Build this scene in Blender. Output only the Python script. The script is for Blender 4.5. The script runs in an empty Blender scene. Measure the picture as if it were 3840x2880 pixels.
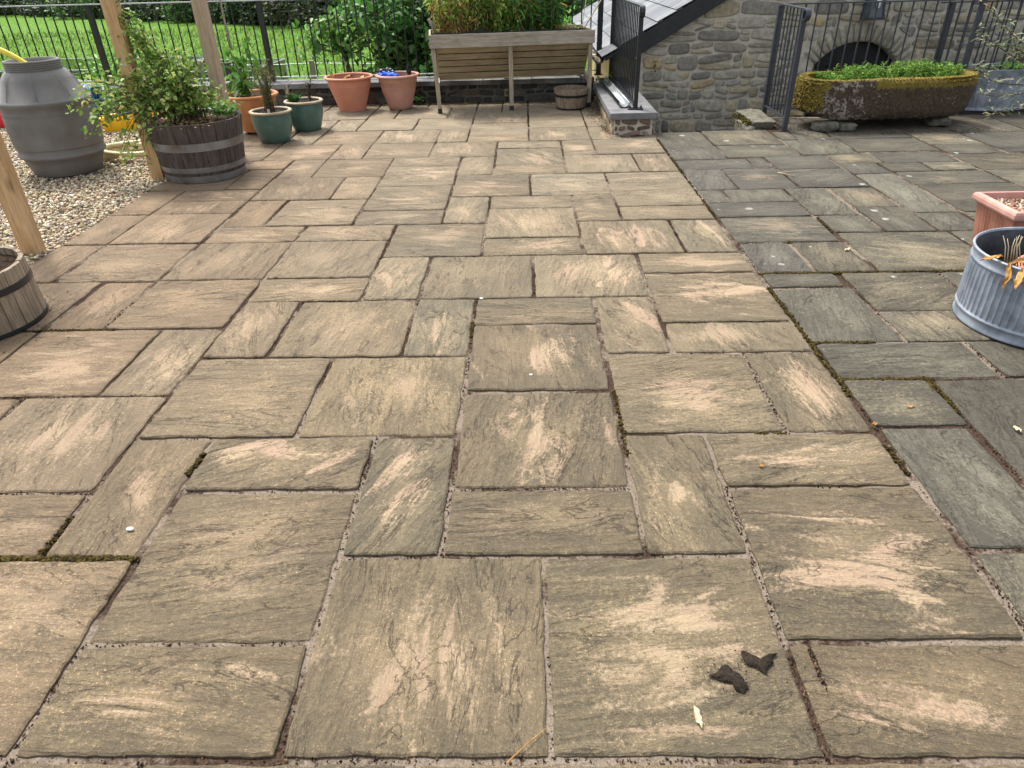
import bpy, math, random
import numpy as np
from mathutils import Vector, Matrix, noise
random.seed(7); RG = np.random.default_rng(11)
S = bpy.context.scene
COL = S.collection
rad = math.radians

# ------------------------------------------------------------------ camera
cam = bpy.data.cameras.new('camera'); co = bpy.data.objects.new('camera', cam); COL.objects.link(co)
cam.sensor_width = 36.0; cam.lens = 24.182; cam.clip_start = 0.05; cam.clip_end = 600
Rm = Matrix(((0.99967359, 0.01171845, 0.02270222), (0.01317344, 0.52493282, -0.85104171), (-0.02189003, 0.85106299, 0.5246071)))
M4 = Rm.to_4x4(); M4.translation = Vector((0, 0, 1.5)); co.matrix_world = M4
S.camera = co
# ------------------------------------------------------------------ sky, sun, exposure
SUN_EL, SUN_AZ = 58.0, -38.0           # azimuth measured from +Y towards +X
w = bpy.data.worlds.new('World'); S.world = w; w.use_nodes = True
nt = w.node_tree; nt.nodes.clear()
sky = nt.nodes.new('ShaderNodeTexSky'); sky.sky_type = 'NISHITA'; sky.sun_disc = False
sky.sun_elevation = rad(SUN_EL); sky.sun_rotation = rad(SUN_AZ); sky.dust_density = 4.0; sky.ozone_density = 1.0
hs = nt.nodes.new('ShaderNodeHueSaturation'); hs.inputs['Saturation'].default_value = 0.35
bg = nt.nodes.new('ShaderNodeBackground'); bg.inputs['Strength'].default_value = 0.115
wo = nt.nodes.new('ShaderNodeOutputWorld')
nt.links.new(sky.outputs[0], hs.inputs['Color']); nt.links.new(hs.outputs[0], bg.inputs[0]); nt.links.new(bg.outputs[0], wo.inputs[0])
sl = bpy.data.lights.new('sun', 'SUN'); sl.energy = 1.5; sl.angle = rad(10); sl.color = (1.0, 0.95, 0.87)
so = bpy.data.objects.new('sun', sl); COL.objects.link(so)
sd = Vector((math.sin(rad(SUN_AZ)) * math.cos(rad(SUN_EL)), math.cos(rad(SUN_AZ)) * math.cos(rad(SUN_EL)), math.sin(rad(SUN_EL))))
so.rotation_euler = sd.to_track_quat('Z', 'Y').to_euler(); so.location = sd * 20
S.view_settings.view_transform = 'Standard'; S.view_settings.look = 'None'; S.view_settings.gamma = 1
S.view_settings.exposure = 1.58
S.render.resolution_x = 1024; S.render.resolution_y = 768

# ------------------------------------------------------------------ materials
class NT:
    def __init__(s, name):
        s.m = bpy.data.materials.new(name); s.m.use_nodes = True
        s.t = s.m.node_tree; s.n = s.t.nodes; s.b = s.n['Principled BSDF']; s.out = s.n['Material Output']
    def node(s, typ, **kw):
        n = s.n.new(typ)
        for k, v in kw.items():
            if k in n.inputs: n.inputs[k].default_value = v
            else: setattr(n, k, v)
        return n
    def link(s, a, b): s.t.links.new(a, b)
    def noise(s, vec, scale, detail=6, rough=0.6, dist=0.0):
        n = s.node('ShaderNodeTexNoise'); n.inputs['Scale'].default_value = scale
        n.inputs['Detail'].default_value = detail; n.inputs['Roughness'].default_value = rough; n.inputs['Distortion'].default_value = dist
        if vec is not None: s.link(vec, n.inputs['Vector'])
        return n.outputs['Fac']
    def ramp(s, fac, a, b, lo=(0, 0, 0, 1), hi=(1, 1, 1, 1), interp='LINEAR'):
        r = s.node('ShaderNodeValToRGB'); r.color_ramp.interpolation = interp
        r.color_ramp.elements[0].position = a; r.color_ramp.elements[1].position = b
        r.color_ramp.elements[0].color = lo; r.color_ramp.elements[1].color = hi
        s.link(fac, r.inputs[0]); return r.outputs[0]
    def mix(s, fac, a, b, typ='MIX'):
        m = s.node('ShaderNodeMixRGB', blend_type=typ)
        for k, v in ((0, fac), (1, a), (2, b)):
            if hasattr(v, 'is_linked') or hasattr(v, 'links'): s.link(v, m.inputs[k])
            else: m.inputs[k].default_value = v if k == 0 else (tuple(v) + (1,))[:4]
        return m.outputs[0]
    def math(s, op, a, b=0.0, clamp=False):
        m = s.node('ShaderNodeMath', operation=op); m.use_clamp = clamp
        for k, v in ((0, a), (1, b)):
            if hasattr(v, 'links'): s.link(v, m.inputs[k])
            else: m.inputs[k].default_value = v
        return m.outputs[0]
    def attr(s, name, out='Color'):
        a = s.node('ShaderNodeAttribute'); a.attribute_name = name; return a.outputs[out]
    def obj(s): return s.node('ShaderNodeTexCoord').outputs['Object']
    def bump(s, h, strength, dist, prev=None):
        b = s.node('ShaderNodeBump'); b.inputs['Strength'].default_value = strength; b.inputs['Distance'].default_value = dist
        s.link(h, b.inputs['Height'])
        if prev is not None: s.link(prev, b.inputs['Normal'])
        return b.outputs[0]
    def fin(s, col=None, rough=None, nrm=None, metal=0.0, spec=0.3):
        if col is not None:
            if hasattr(col, 'links'): s.link(col, s.b.inputs['Base Color'])
            else: s.b.inputs['Base Color'].default_value = (tuple(col) + (1,))[:4]
        if rough is not None:
            if hasattr(rough, 'links'): s.link(rough, s.b.inputs['Roughness'])
            else: s.b.inputs['Roughness'].default_value = rough
        if nrm is not None: s.link(nrm, s.b.inputs['Normal'])
        s.b.inputs['Metallic'].default_value = metal; s.b.inputs['Specular IOR Level'].default_value = spec
        return s.m

def simple(name, c1, c2, scale=8, rough=0.7, bump=0.2, bscale=60, bdist=0.003, metal=0.0, spec=0.3, stretch=None, detail=6, lo=0.3, hi=0.7):
    k = NT(name); v = k.obj()
    if stretch:
        mp = k.node('ShaderNodeMapping'); mp.inputs['Scale'].default_value = stretch; k.link(v, mp.inputs['Vector']); v = mp.outputs[0]
    f = k.noise(v, scale, detail); c = k.mix(k.ramp(f, lo, hi), c1, c2)
    nb = k.bump(k.noise(v, bscale, 4), bump, bdist)
    return k.fin(c, rough, nb, metal, spec)

def slab_mat():
    k = NT('riven_stone_slab')
    tx = k.attr('tx', 'Vector'); uv = k.attr('sp', 'Vector'); tone = k.attr('tone'); tone2 = k.attr('tone2')
    ob = k.obj()
    s1 = k.noise(tx, 2.6, 9, 0.62, 0.9)
    s2 = k.noise(tx, 9.0, 8, 0.66, 0.5)
    fine = k.noise(ob, 62, 6, 0.8)
    grain = k.noise(ob, 330, 2, 0.6)
    f = k.math('ADD', k.math('MULTIPLY', s1, 0.65), k.math('MULTIPLY', s2, 0.35))
    f = k.math('ADD', f, k.math('MULTIPLY', k.math('SUBTRACT', fine, 0.5), 0.95))
    f = k.math('ADD', f, k.math('MULTIPLY', k.math('SUBTRACT', grain, 0.5), 0.45))
    mpr = k.node('ShaderNodeMapping'); mpr.inputs['Scale'].default_value = (0.8, 2.3, 1); k.link(tx, mpr.inputs['Vector'])
    rip = k.noise(mpr.outputs[0], 8.0, 6, 0.6, 0.8)
    f = k.math('ADD', f, k.math('MULTIPLY', k.math('SUBTRACT', rip, 0.5), 0.30))
    c = k.mix(k.ramp(f, 0.43, 0.585), tone, tone2)
    # broad mottling
    mo = k.noise(tx, 1.3, 3, 0.5)
    li = k.attr('lich', 'Fac'); warm = k.math('LESS_THAN', li, 0.1)
    c = k.mix(k.math('MULTIPLY', k.math('MULTIPLY', k.ramp(mo, 0.42, 0.66), 0.35), warm), c, (0.40, 0.275, 0.165))
    blo = k.noise(ob, 9, 6, 0.7, 0.6)
    c = k.mix(k.math('MULTIPLY', k.ramp(blo, 0.52, 0.64), 0.45), c, tone)
    # dark pits and pale grit
    g2 = k.noise(ob, 170, 3, 0.7)
    c = k.mix(k.math('MULTIPLY', k.ramp(g2, 0.56, 0.66), 0.5), c, k.mix(warm, (0.34, 0.33, 0.25), (0.56, 0.47, 0.32)))
    c = k.mix(k.math('MULTIPLY', k.ramp(g2, 0.41, 0.34), 0.5), c, (0.07, 0.06, 0.042))
    # worn pink/cream patch in the middle of a slab
    sx = k.node('ShaderNodeSeparateXYZ'); k.link(uv, sx.inputs[0])
    d = k.math('SQRT', k.math('ADD', k.math('POWER', sx.outputs[0], 2.0), k.math('POWER', sx.outputs[1], 2.0)))
    pn = k.noise(tx, 2.3, 7, 0.60, 2.2); pf = k.noise(ob, 75, 5, 0.8)
    pv = k.math('ADD', k.math('SUBTRACT', 0.52, k.math('MULTIPLY', d, 0.62)), k.math('MULTIPLY', k.math('SUBTRACT', pn, 0.5), 3.4))
    pv = k.math('ADD', pv, k.math('MULTIPLY', k.math('SUBTRACT', pf, 0.5), 1.6))
    eg = k.math('ADD', d, k.math('MULTIPLY', k.math('SUBTRACT', k.noise(ob, 7, 6, 0.7), 0.5), 1.1))
    c = k.mix(k.math('MULTIPLY', k.ramp(eg, 0.62, 1.25), 0.40), c, tone)
    c = k.mix(k.math('MULTIPLY', k.ramp(eg, 0.15, 0.62, (1, 1, 1, 1), (0, 0, 0, 1)), 0.25), c, tone2)
    pm_ = k.math('MULTIPLY', k.ramp(pv, 0.22, 0.58), sx.outputs[2])
    pc = k.mix(k.ramp(k.noise(tx, 4, 3), 0.35, 0.65), (0.50, 0.345, 0.24), (0.56, 0.43, 0.27))
    c = k.mix(pm_, c, pc)
    c = k.mix(k.math('MULTIPLY', k.ramp(g2, 0.38, 0.33), 0.35), c, (0.09, 0.07, 0.05))
    # thin dark bedding lines
    wl = k.noise(tx, 3.4, 7, 0.6, 1.5)
    ln = k.ramp(k.math('ABSOLUTE', k.math('SUBTRACT', wl, 0.5)), 0.0, 0.011, (1, 1, 1, 1), (0, 0, 0, 1))
    gate = k.ramp(k.noise(tx, 2.1, 3), 0.44, 0.54)
    lf = k.math('MULTIPLY', ln, gate)
    c = k.mix(k.math('MULTIPLY', lf, 0.75), c, (0.05, 0.04, 0.03))
    # white lichen spots (only where tone alpha channel asks for it)
    vo = k.node('ShaderNodeTexVoronoi'); vo.inputs['Scale'].default_value = 11; k.link(ob, vo.inputs['Vector'])
    vs = k.node('ShaderNodeSeparateColor'); k.link(vo.outputs['Color'], vs.inputs[0])
    rr = k.math('MULTIPLY', k.math('POWER', vs.outputs[0], 4.0), 0.33)
    dd = k.math('ADD', vo.outputs['Distance'], k.math('MULTIPLY', k.math('SUBTRACT', k.noise(ob, 45, 5, 0.8), 0.5), 0.42))
    spot = k.math('MULTIPLY', k.math('LESS_THAN', dd, rr), k.math('GREATER_THAN', vs.outputs[1], 0.45))
    spot = k.math('MULTIPLY', k.math('MULTIPLY', spot, li), k.ramp(k.noise(ob, 1.4, 2), 0.48, 0.54))
    c = k.mix(k.math('MULTIPLY', spot, k.ramp(k.noise(ob, 120, 4, 0.8), 0.3, 0.6)), c, (0.50, 0.50, 0.45))
    h = k.math('ADD', k.math('MULTIPLY', s1, 0.9), k.math('ADD', k.math('MULTIPLY', s2, 0.5), k.math('MULTIPLY', rip, 0.45)))
    h = k.math('SUBTRACT', h, k.math('MULTIPLY', lf, 0.10))
    stp = k.math('SNAP', k.math('ADD', k.noise(tx, 2.0, 7, 0.55, 1.4), k.math('MULTIPLY', s2, 0.12)), 0.045)
    n0 = k.bump(stp, 0.8, 0.035)
    n1 = k.bump(h, 1.0, 0.030, n0)
    n2 = k.bump(fine, 0.7, 0.009, n1)
    n3 = k.bump(grain, 0.5, 0.0022, n2)
    return k.fin(c, 0.82, n3, 0, 0.25)

def bed_mat():
    k = NT('joint_mortar'); o = k.obj()
    a = k.noise(o, 1.6, 3); b = k.noise(o, 45, 5, 0.7); g = k.noise(o, 160, 3, 0.7)
    c = k.mix(k.ramp(g, 0.35, 0.65), (0.018, 0.012, 0.009), (0.085, 0.055, 0.038))
    c2 = k.mix(k.ramp(g, 0.3, 0.7), (0.11, 0.088, 0.068), (0.27, 0.22, 0.17))
    sp = k.node('ShaderNodeSeparateXYZ'); k.link(o, sp.inputs[0])
    near = k.ramp(k.math('MULTIPLY', sp.outputs[1], 0.25), 0.38, 0.62, (0.07, 0.07, 0.07, 1), (0, 0, 0, 1))
    m = k.math('ADD', k.math('ADD', a, k.math('MULTIPLY', k.math('SUBTRACT', b, 0.5), 0.3)), near)
    cc = k.mix(k.ramp(m, 0.47, 0.55), c, c2)
    n = k.bump(b, 0.8, 0.012); n = k.bump(g, 0.6, 0.004, n)
    return k.fin(cc, 0.95, n, 0, 0.1)

def attr_mat(name, rough=0.8, nscale=30, namp=0.35, bump=0.3, bscale=80, bdist=0.002, spec=0.3, trans=0.0, attr='col', metal=0.0):
    k = NT(name); o = k.obj(); c = k.attr(attr)
    f = k.noise(o, nscale, 5, 0.65)
    c = k.mix(1.0, c, k.ramp(f, 0.25, 0.75, (1 - namp,) * 3 + (1,), (1 + namp,) * 3 + (1,)), 'MULTIPLY')
    nb = k.bump(k.noise(o, bscale, 4, 0.7), bump, bdist)
    m = k.fin(c, rough, nb, metal, spec)
    if trans > 0:
        tr = k.node('ShaderNodeBsdfTranslucent'); k.link(c, tr.inputs[0])
        mx = k.node('ShaderNodeMixShader'); mx.inputs[0].default_value = trans
        k.link(k.b.outputs[0], mx.inputs[1]); k.link(tr.outputs[0], mx.inputs[2]); k.link(mx.outputs[0], k.out.inputs[0])
    return m

def wood_mat(name, c1, c2, axis='Z', scale=14, rough=0.8, knots=True, bump=0.4, band=None):
    k = NT(name); v = k.obj()
    st = {'Z': (9, 9, 0.7), 'X': (0.7, 9, 9), 'Y': (9, 0.7, 9)}[axis]
    mp = k.node('ShaderNodeMapping'); mp.inputs['Scale'].default_value = st; k.link(v, mp.inputs['Vector'])
    f = k.noise(mp.outputs[0], 3.2, 8, 0.65, 0.8); g = k.noise(mp.outputs[0], 16, 5, 0.7)
    h = k.math('ADD', k.math('MULTIPLY', f, 0.6), k.math('MULTIPLY', g, 0.4))
    c = k.mix(k.ramp(h, 0.36, 0.62), c1, c2)
    big = k.noise(v, 5, 4)
    c = k.mix(k.math('MULTIPLY', k.ramp(big, 0.5, 0.75), 0.35), c, tuple(x * 0.5 for x in c1))
    if knots:
        vo = k.node('ShaderNodeTexVoronoi'); vo.inputs['Scale'].default_value = 1.0
        mp2 = k.node('ShaderNodeMapping'); mp2.inputs['Scale'].default_value = {'Z': (6, 6, 2.6), 'X': (2.6, 6, 6), 'Y': (6, 2.6, 6)}[axis]
        k.link(v, mp2.inputs['Vector']); k.link(mp2.outputs[0], vo.inputs['Vector'])
        kn = k.ramp(vo.outputs['Distance'], 0.06, 0.16, (1, 1, 1, 1), (0, 0, 0, 1))
        c = k.mix(k.math('MULTIPLY', kn, 0.6), c, tuple(x * 0.3 for x in c1))
    n = k.bump(h, bump, 0.004)
    return k.fin(c, rough, n, 0, 0.2)

M = {}
M['slab'] = slab_mat(); M['bed'] = bed_mat()
M['leaf'] = attr_mat('green_leaf', 0.5, 25, 0.25, 0.15, 40, 0.002, 0.35, 0.35)
M['stem'] = simple('plant_stem', (0.09, 0.075, 0.035), (0.16, 0.14, 0.06), 20, 0.8)
M['darkstem'] = simple('woody_stem', (0.05, 0.035, 0.025), (0.12, 0.09, 0.06), 20, 0.9)
M['pebble'] = attr_mat('gravel_pebble', 0.75, 60, 0.22, 0.3, 150, 0.001, 0.3)
M['stone'] = attr_mat('wall_stone', 0.85, 22, 0.42, 0.8, 45, 0.010, 0.25)
M['mortar'] = simple('wall_mortar', (0.40, 0.36, 0.29), (0.56, 0.51, 0.42), 14, 0.95, 0.8, 60, 0.006)
M['blackmetal'] = simple('black_painted_steel', (0.006, 0.007, 0.009), (0.016, 0.018, 0.022), 30, 0.32, 0.25, 120, 0.0008, 0, 0.5)
M['greymetal'] = simple('dark_grey_painted_steel', (0.022, 0.026, 0.034), (0.04, 0.046, 0.056), 30, 0.38, 0.3, 90, 0.001, 0, 0.5)
M['coping'] = simple('grey_coping_stone', (0.10, 0.10, 0.105), (0.21, 0.21, 0.21), 5, 0.7, 0.5, 160, 0.002, 0, 0.35, None, 9, 0.35, 0.68)
M['coping_old'] = simple('weathered_coping_stone', (0.07, 0.072, 0.075), (0.23, 0.23, 0.225), 4, 0.8, 0.5, 90, 0.004, 0, 0.3, None, 9, 0.35, 0.68)
M['post'] = wood_mat('new_timber', (0.36, 0.21, 0.09), (0.60, 0.42, 0.235), 'Z')
M['post2'] = wood_mat('weathered_timber_post', (0.31, 0.22, 0.14), (0.50, 0.40, 0.29), 'Z')
M['greywoodX'] = wood_mat('weathered_grey_board', (0.20, 0.17, 0.125), (0.45, 0.40, 0.325), 'X', knots=False)
M['slatwood'] = wood_mat('brown_slat_timber', (0.20, 0.155, 0.09), (0.40, 0.325, 0.21), 'X', knots=False)
M['greywoodZ'] = wood_mat('weathered_grey_leg', (0.20, 0.165, 0.115), (0.46, 0.39, 0.29), 'Z', knots=False)
M['stave'] = wood_mat('dark_oak_stave', (0.035, 0.027, 0.023), (0.125, 0.10, 0.085), 'Z', knots=False)
M['stave2'] = wood_mat('pale_weathered_stave', (0.13, 0.095, 0.062), (0.36, 0.285, 0.205), 'Z', knots=False)
M['hoop'] = simple('rusty_galvanised_hoop', (0.13, 0.11, 0.09), (0.30, 0.31, 0.32), 7, 0.5, 0.4, 60, 0.002, 0.55, 0.4)
M['soil'] = simple('dark_soil', (0.012, 0.008, 0.006), (0.07, 0.045, 0.03), 60, 0.95, 1.0, 70, 0.02, 0, 0.1)
M['barrel'] = simple('grey_plastic', (0.095, 0.09, 0.083), (0.185, 0.18, 0.17), 2.6, 0.55, 0.15, 120, 0.001, 0, 0.35)
M['hoseY'] = simple('yellow_hose', (0.62, 0.52, 0.06), (0.72, 0.62, 0.10), 8, 0.4, 0.1)
M['hoseC'] = simple('cream_ribbed_hose', (0.52, 0.44, 0.22), (0.66, 0.58, 0.34), 8, 0.45, 0.1)
M['hoseB'] = simple('blue_hose', (0.02, 0.13, 0.28), (0.06, 0.28, 0.48), 8, 0.35, 0.1)
M['hoseK'] = simple('dark_grey_hose', (0.02, 0.03, 0.04), (0.06, 0.08, 0.10), 8, 0.35, 0.1)
M['red'] = simple('red_plastic', (0.55, 0.02, 0.03), (0.68, 0.04, 0.06), 6, 0.4, 0.1)
M['yellow'] = simple('yellow_plastic', (0.72, 0.40, 0.01), (0.85, 0.52, 0.02), 6, 0.45, 0.1)
M['white'] = simple('white_plastic', (0.6, 0.6, 0.62), (0.75, 0.75, 0.76), 6, 0.5, 0.1)
M['terra'] = simple('terracotta_plastic', (0.47, 0.185, 0.115), (0.56, 0.245, 0.16), 5, 0.6, 0.2, 80, 0.001)
M['terra2'] = simple('faded_terracotta_plastic', (0.42, 0.215, 0.155), (0.52, 0.285, 0.215), 5, 0.65, 0.2, 80, 0.001)
M['terra3'] = simple('brown_terracotta_plastic', (0.23, 0.09, 0.055), (0.40, 0.185, 0.13), 6, 0.65, 0.3, 60, 0.002)
M['terrarim'] = simple('pink_faded_rim', (0.40, 0.20, 0.16), (0.53, 0.31, 0.26), 6, 0.6, 0.2)
M['orangepot'] = simple('orange_clay', (0.42, 0.165, 0.06), (0.60, 0.28, 0.13), 6, 0.8, 0.3, 50, 0.003)
M['glaze'] = simple('green_glaze', (0.035, 0.085, 0.072), (0.085, 0.155, 0.128), 5, 0.34, 0.15, 30, 0.002, 0, 0.5)
M['roperim'] = simple('cream_rope_rim', (0.30, 0.235, 0.155), (0.50, 0.42, 0.30), 12, 0.7, 0.3)
M['galv'] = simple('galvanised_steel', (0.13, 0.16, 0.20), (0.38, 0.43, 0.50), 9, 0.5, 0.5, 90, 0.002, 0.35, 0.5, None, 9)
M['galvin'] = simple('tarnished_zinc_inside', (0.03, 0.034, 0.04), (0.10, 0.11, 0.12), 14, 0.6, 0.4, 90, 0.003, 0.5, 0.4)
M['straw'] = simple('dry_leaf', (0.26, 0.11, 0.03), (0.55, 0.32, 0.09), 22, 0.7, 0.4)
M['paleleaf'] = simple('pale_dry_leaf', (0.42, 0.33, 0.20), (0.62, 0.52, 0.36), 25, 0.7, 0.4)
M['bluebag'] = simple('blue_plastic_sack', (0.01, 0.06, 0.55), (0.04, 0.17, 0.80), 6, 0.3, 0.6, 14, 0.02)
M['blackbag'] = simple('black_plastic_sack', (0.008, 0.008, 0.01), (0.03, 0.03, 0.035), 6, 0.25, 0.6, 14, 0.02)
M['liner'] = simple('black_fabric_liner', (0.008, 0.008, 0.009), (0.022, 0.022, 0.024), 20, 0.9, 0.5, 20, 0.01)
M['slate'] = attr_mat('roof_slate', 0.5, 25, 0.25, 0.5, 30, 0.006, 0.5)
M['blackboard'] = simple('black_painted_timber', (0.008, 0.009, 0.011), (0.022, 0.023, 0.026), 14, 0.4, 0.3, 60, 0.002, 0, 0.45)
M['brass'] = simple('aged_brass', (0.14, 0.10, 0.045), (0.28, 0.20, 0.09), 30, 0.45, 0.3, 60, 0.001, 0.8)
M['glassdark'] = simple('dark_glass', (0.05, 0.07, 0.08), (0.07, 0.09, 0.10), 3, 0.12, 0.0, 10, 0.001, 0, 0.6)
M['bulb'] = simple('white_lamp_tube', (0.7, 0.75, 0.8), (0.8, 0.85, 0.9), 3, 0.2, 0.0)
M['galvpipe'] = simple('pale_galvanised_pipe', (0.32, 0.35, 0.35), (0.48, 0.50, 0.50), 12, 0.4, 0.1, 60, 0.001, 0.4)
M['oldwood'] = wood_mat('old_stake_wood', (0.14, 0.11, 0.08), (0.30, 0.26, 0.21), 'Z', knots=False)
M['moss'] = attr_mat('joint_moss', 0.95, 40, 0.3, 0.3, 90, 0.003, 0.1)
M['debris'] = attr_mat('joint_debris', 0.95, 60, 0.3, 0.3, 90, 0.003, 0.1)

def field_mat():
    k = NT('meadow_grass'); o = k.obj()
    a = k.noise(o, 0.35, 6, 0.7, 0.4); b = k.noise(o, 2.6, 8, 0.75)
    mp = k.node('ShaderNodeMapping'); mp.inputs['Scale'].default_value = (1.6, 0.6, 1); k.link(o, mp.inputs['Vector'])
    d = k.noise(mp.outputs[0], 4.0, 6, 0.8)
    c = k.mix(k.ramp(b, 0.35, 0.65), (0.065, 0.155, 0.018), (0.14, 0.28, 0.035))
    c = k.mix(k.math('MULTIPLY', k.ramp(d, 0.42, 0.62), 0.6), c, (0.17, 0.32, 0.05))
    c = k.mix(k.math('MULTIPLY', k.ramp(a, 0.5, 0.7), 0.5), c, (0.16, 0.28, 0.055))
    n = k.bump(b, 1.0, 0.25); n = k.bump(d, 0.7, 0.1, n)
    return k.fin(c, 0.95, n, 0, 0.1)
M['field'] = field_mat()
M['darkland'] = simple('dark_green_land', (0.006, 0.014, 0.004), (0.02, 0.045, 0.012), 0.6, 0.95, 0.8, 3, 0.3, 0, 0.05)
M['gravelbase'] = simple('gravel_bed', (0.16, 0.13, 0.09), (0.40, 0.34, 0.25), 50, 0.95, 1.0, 60, 0.01, 0, 0.1)
M['concrete'] = simple('dark_concrete', (0.08, 0.078, 0.07), (0.17, 0.165, 0.15), 6, 0.9, 0.6, 40, 0.006)

def trough_mat():
    k = NT('mossy_granite'); o = k.obj()
    a = k.noise(o, 13, 8, 0.7); b = k.noise(o, 48, 6, 0.75); g = k.noise(o, 120, 4, 0.7); l = k.noise(o, 3.2, 5, 0.6)
    c = k.mix(k.ramp(b, 0.35, 0.65), (0.03, 0.022, 0.015), (0.13, 0.10, 0.07))
    lm = k.math('ADD', k.math('MULTIPLY', a, 0.6), k.math('MULTIPLY', b, 0.4))
    sp = k.node('ShaderNodeSeparateXYZ'); k.link(o, sp.inputs[0])
    left = k.ramp(sp.outputs[0], 0.0, 1.0, (0.10, 0.10, 0.10, 1), (0, 0, 0, 1))
    low = k.ramp(sp.outputs[2], 0.0, 0.16, (0.12, 0.12, 0.12, 1), (0, 0, 0, 1))
    lf = k.math('ADD', k.math('ADD', lm, left), low)
    c = k.mix(k.ramp(lf, 0.585, 0.625), c, k.mix(k.ramp(g, 0.3, 0.7), (0.22, 0.19, 0.165), (0.42, 0.38, 0.34)))
    bp = k.attr('moss', 'Fac')
    mm = k.math('ADD', bp, k.math('MULTIPLY', k.math('SUBTRACT', a, 0.5), 0.9))
    mc = k.mix(k.ramp(b, 0.35, 0.65), (0.09, 0.075, 0.018), (0.27, 0.20, 0.045))
    c = k.mix(k.ramp(mm, 0.42, 0.58), c, mc)
    n = k.bump(b, 0.9, 0.015); n = k.bump(g, 0.8, 0.006, n)
    return k.fin(c, 0.92, n, 0, 0.15)
M['trough'] = trough_mat()

def brick_mat():
    k = NT('tan_brick'); o = k.obj()
    mp = k.node('ShaderNodeMapping'); mp.inputs['Rotation'].default_value = (rad(90), 0, rad(90)); k.link(o, mp.inputs['Vector'])
    br = k.node('ShaderNodeTexBrick'); k.link(mp.outputs[0], br.inputs['Vector'])
    br.inputs['Color1'].default_value = (0.42, 0.27, 0.15, 1); br.inputs['Color2'].default_value = (0.50, 0.33, 0.19, 1)
    br.inputs['Mortar'].default_value = (0.34, 0.13, 0.07, 1); br.inputs['Scale'].default_value = 4.6; br.inputs['Mortar Size'].default_value = 0.012
    n = k.bump(k.noise(o, 60, 4), 0.3, 0.003)
    return k.fin(br.outputs[0], 0.9, n, 0, 0.2)
M['brick'] = brick_mat()

M['propstone'] = simple('dark_rough_stone', (0.05, 0.047, 0.035), (0.19, 0.18, 0.14), 14, 0.95, 0.9, 45, 0.01)
def net_mat():
    k = NT('black_garden_netting')
    k.fin((0.012, 0.016, 0.014), 0.8)
    tr = k.node('ShaderNodeBsdfTransparent'); mx = k.node('ShaderNodeMixShader'); mx.inputs[0].default_value = 0.45
    k.link(tr.outputs[0], mx.inputs[1]); k.link(k.b.outputs[0], mx.inputs[2]); k.link(mx.outputs[0], k.out.inputs[0])
    return k.m
M['net'] = net_mat()

# ------------------------------------------------------------------ mesh helpers
class MB:
    def __init__(s): s.v = []; s.f = []; s.c = []; s.extra = {}
    def add(s, vs, fs, col=None):
        o = len(s.v); s.v.extend([tuple(p) for p in vs]); s.f.extend([tuple(i + o for i in f) for f in fs])
        s.c.extend([col or (1, 1, 1)] * len(vs)); return o
    def build(s, name, mat, parent=None, smooth=True, bevel=0, auto=None, loc=None):
        me = bpy.data.meshes.new(name); me.from_pydata(s.v, [], s.f); me.update()
        if any(c != (1, 1, 1) for c in s.c):
            a = me.color_attributes.new('col', 'FLOAT_COLOR', 'POINT')
            a.data.foreach_set('color', np.array([(c[0], c[1], c[2], 1) for c in s.c], dtype=np.float32).ravel())
        for k, (typ, dat) in s.extra.items():
            a = me.attributes.new(k, typ, 'POINT')
            a.data.foreach_set('vector' if typ == 'FLOAT_VECTOR' else ('color' if typ == 'FLOAT_COLOR' else 'value'), np.array(dat, dtype=np.float32).ravel())
        if smooth: me.polygons.foreach_set('use_smooth', [True] * len(me.polygons))
        me.materials.append(mat)
        o = bpy.data.objects.new(name, me); COL.objects.link(o)
        if parent is not None: o.parent = parent
        if loc: o.location = loc
        if bevel:
            b = o.modifiers.new('bevel', 'BEVEL'); b.width = bevel; b.segments = 2; b.limit_method = 'ANGLE'; b.angle_limit = rad(40)
        if auto and smooth:
            me.set_sharp_from_angle(angle=rad(auto))
        return o

def tag(o, label=None, cat=None, group=None, kind=None):
    if label: o['label'] = label
    if cat: o['category'] = cat
    if group: o['group'] = group
    if kind: o['kind'] = kind
    return o
def thing(name, loc, label, cat, group=None, rz=0.0):
    o = bpy.data.objects.new(name, None); COL.objects.link(o); o.location = loc; o.rotation_euler = (0, 0, rz)
    o.empty_display_size = 0.1
    return tag(o, label, cat, group)

BF = [(0, 3, 2, 1), (4, 5, 6, 7), (0, 1, 5, 4), (1, 2, 6, 5), (2, 3, 7, 6), (3, 0, 4, 7)]
def box(mb, x0, x1, y0, y1, z0, z1, col=None, f=None):
    vs = [(x0, y0, z0), (x1, y0, z0), (x1, y1, z0), (x0, y1, z0), (x0, y0, z1), (x1, y0, z1), (x1, y1, z1), (x0, y1, z1)]
    if f: vs = [f(*p) for p in vs]
    mb.add(vs, BF, col)
def beam(mb, p0, p1, wdt, thk, upv=(0, 0, 1), col=None):
    p0 = Vector(p0); p1 = Vector(p1); d = (p1 - p0).normalized(); u = Vector(upv)
    if abs(d.dot(u)) > 0.98: u = Vector((0, 1, 0))
    s = d.cross(u).normalized() * wdt / 2; t = s.cross(d).normalized() * thk / 2
    vs = [p0 - s - t, p0 + s - t, p0 + s + t, p0 - s + t, p1 - s - t, p1 + s - t, p1 + s + t, p1 - s + t]
    mb.add(vs, BF, col)
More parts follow.
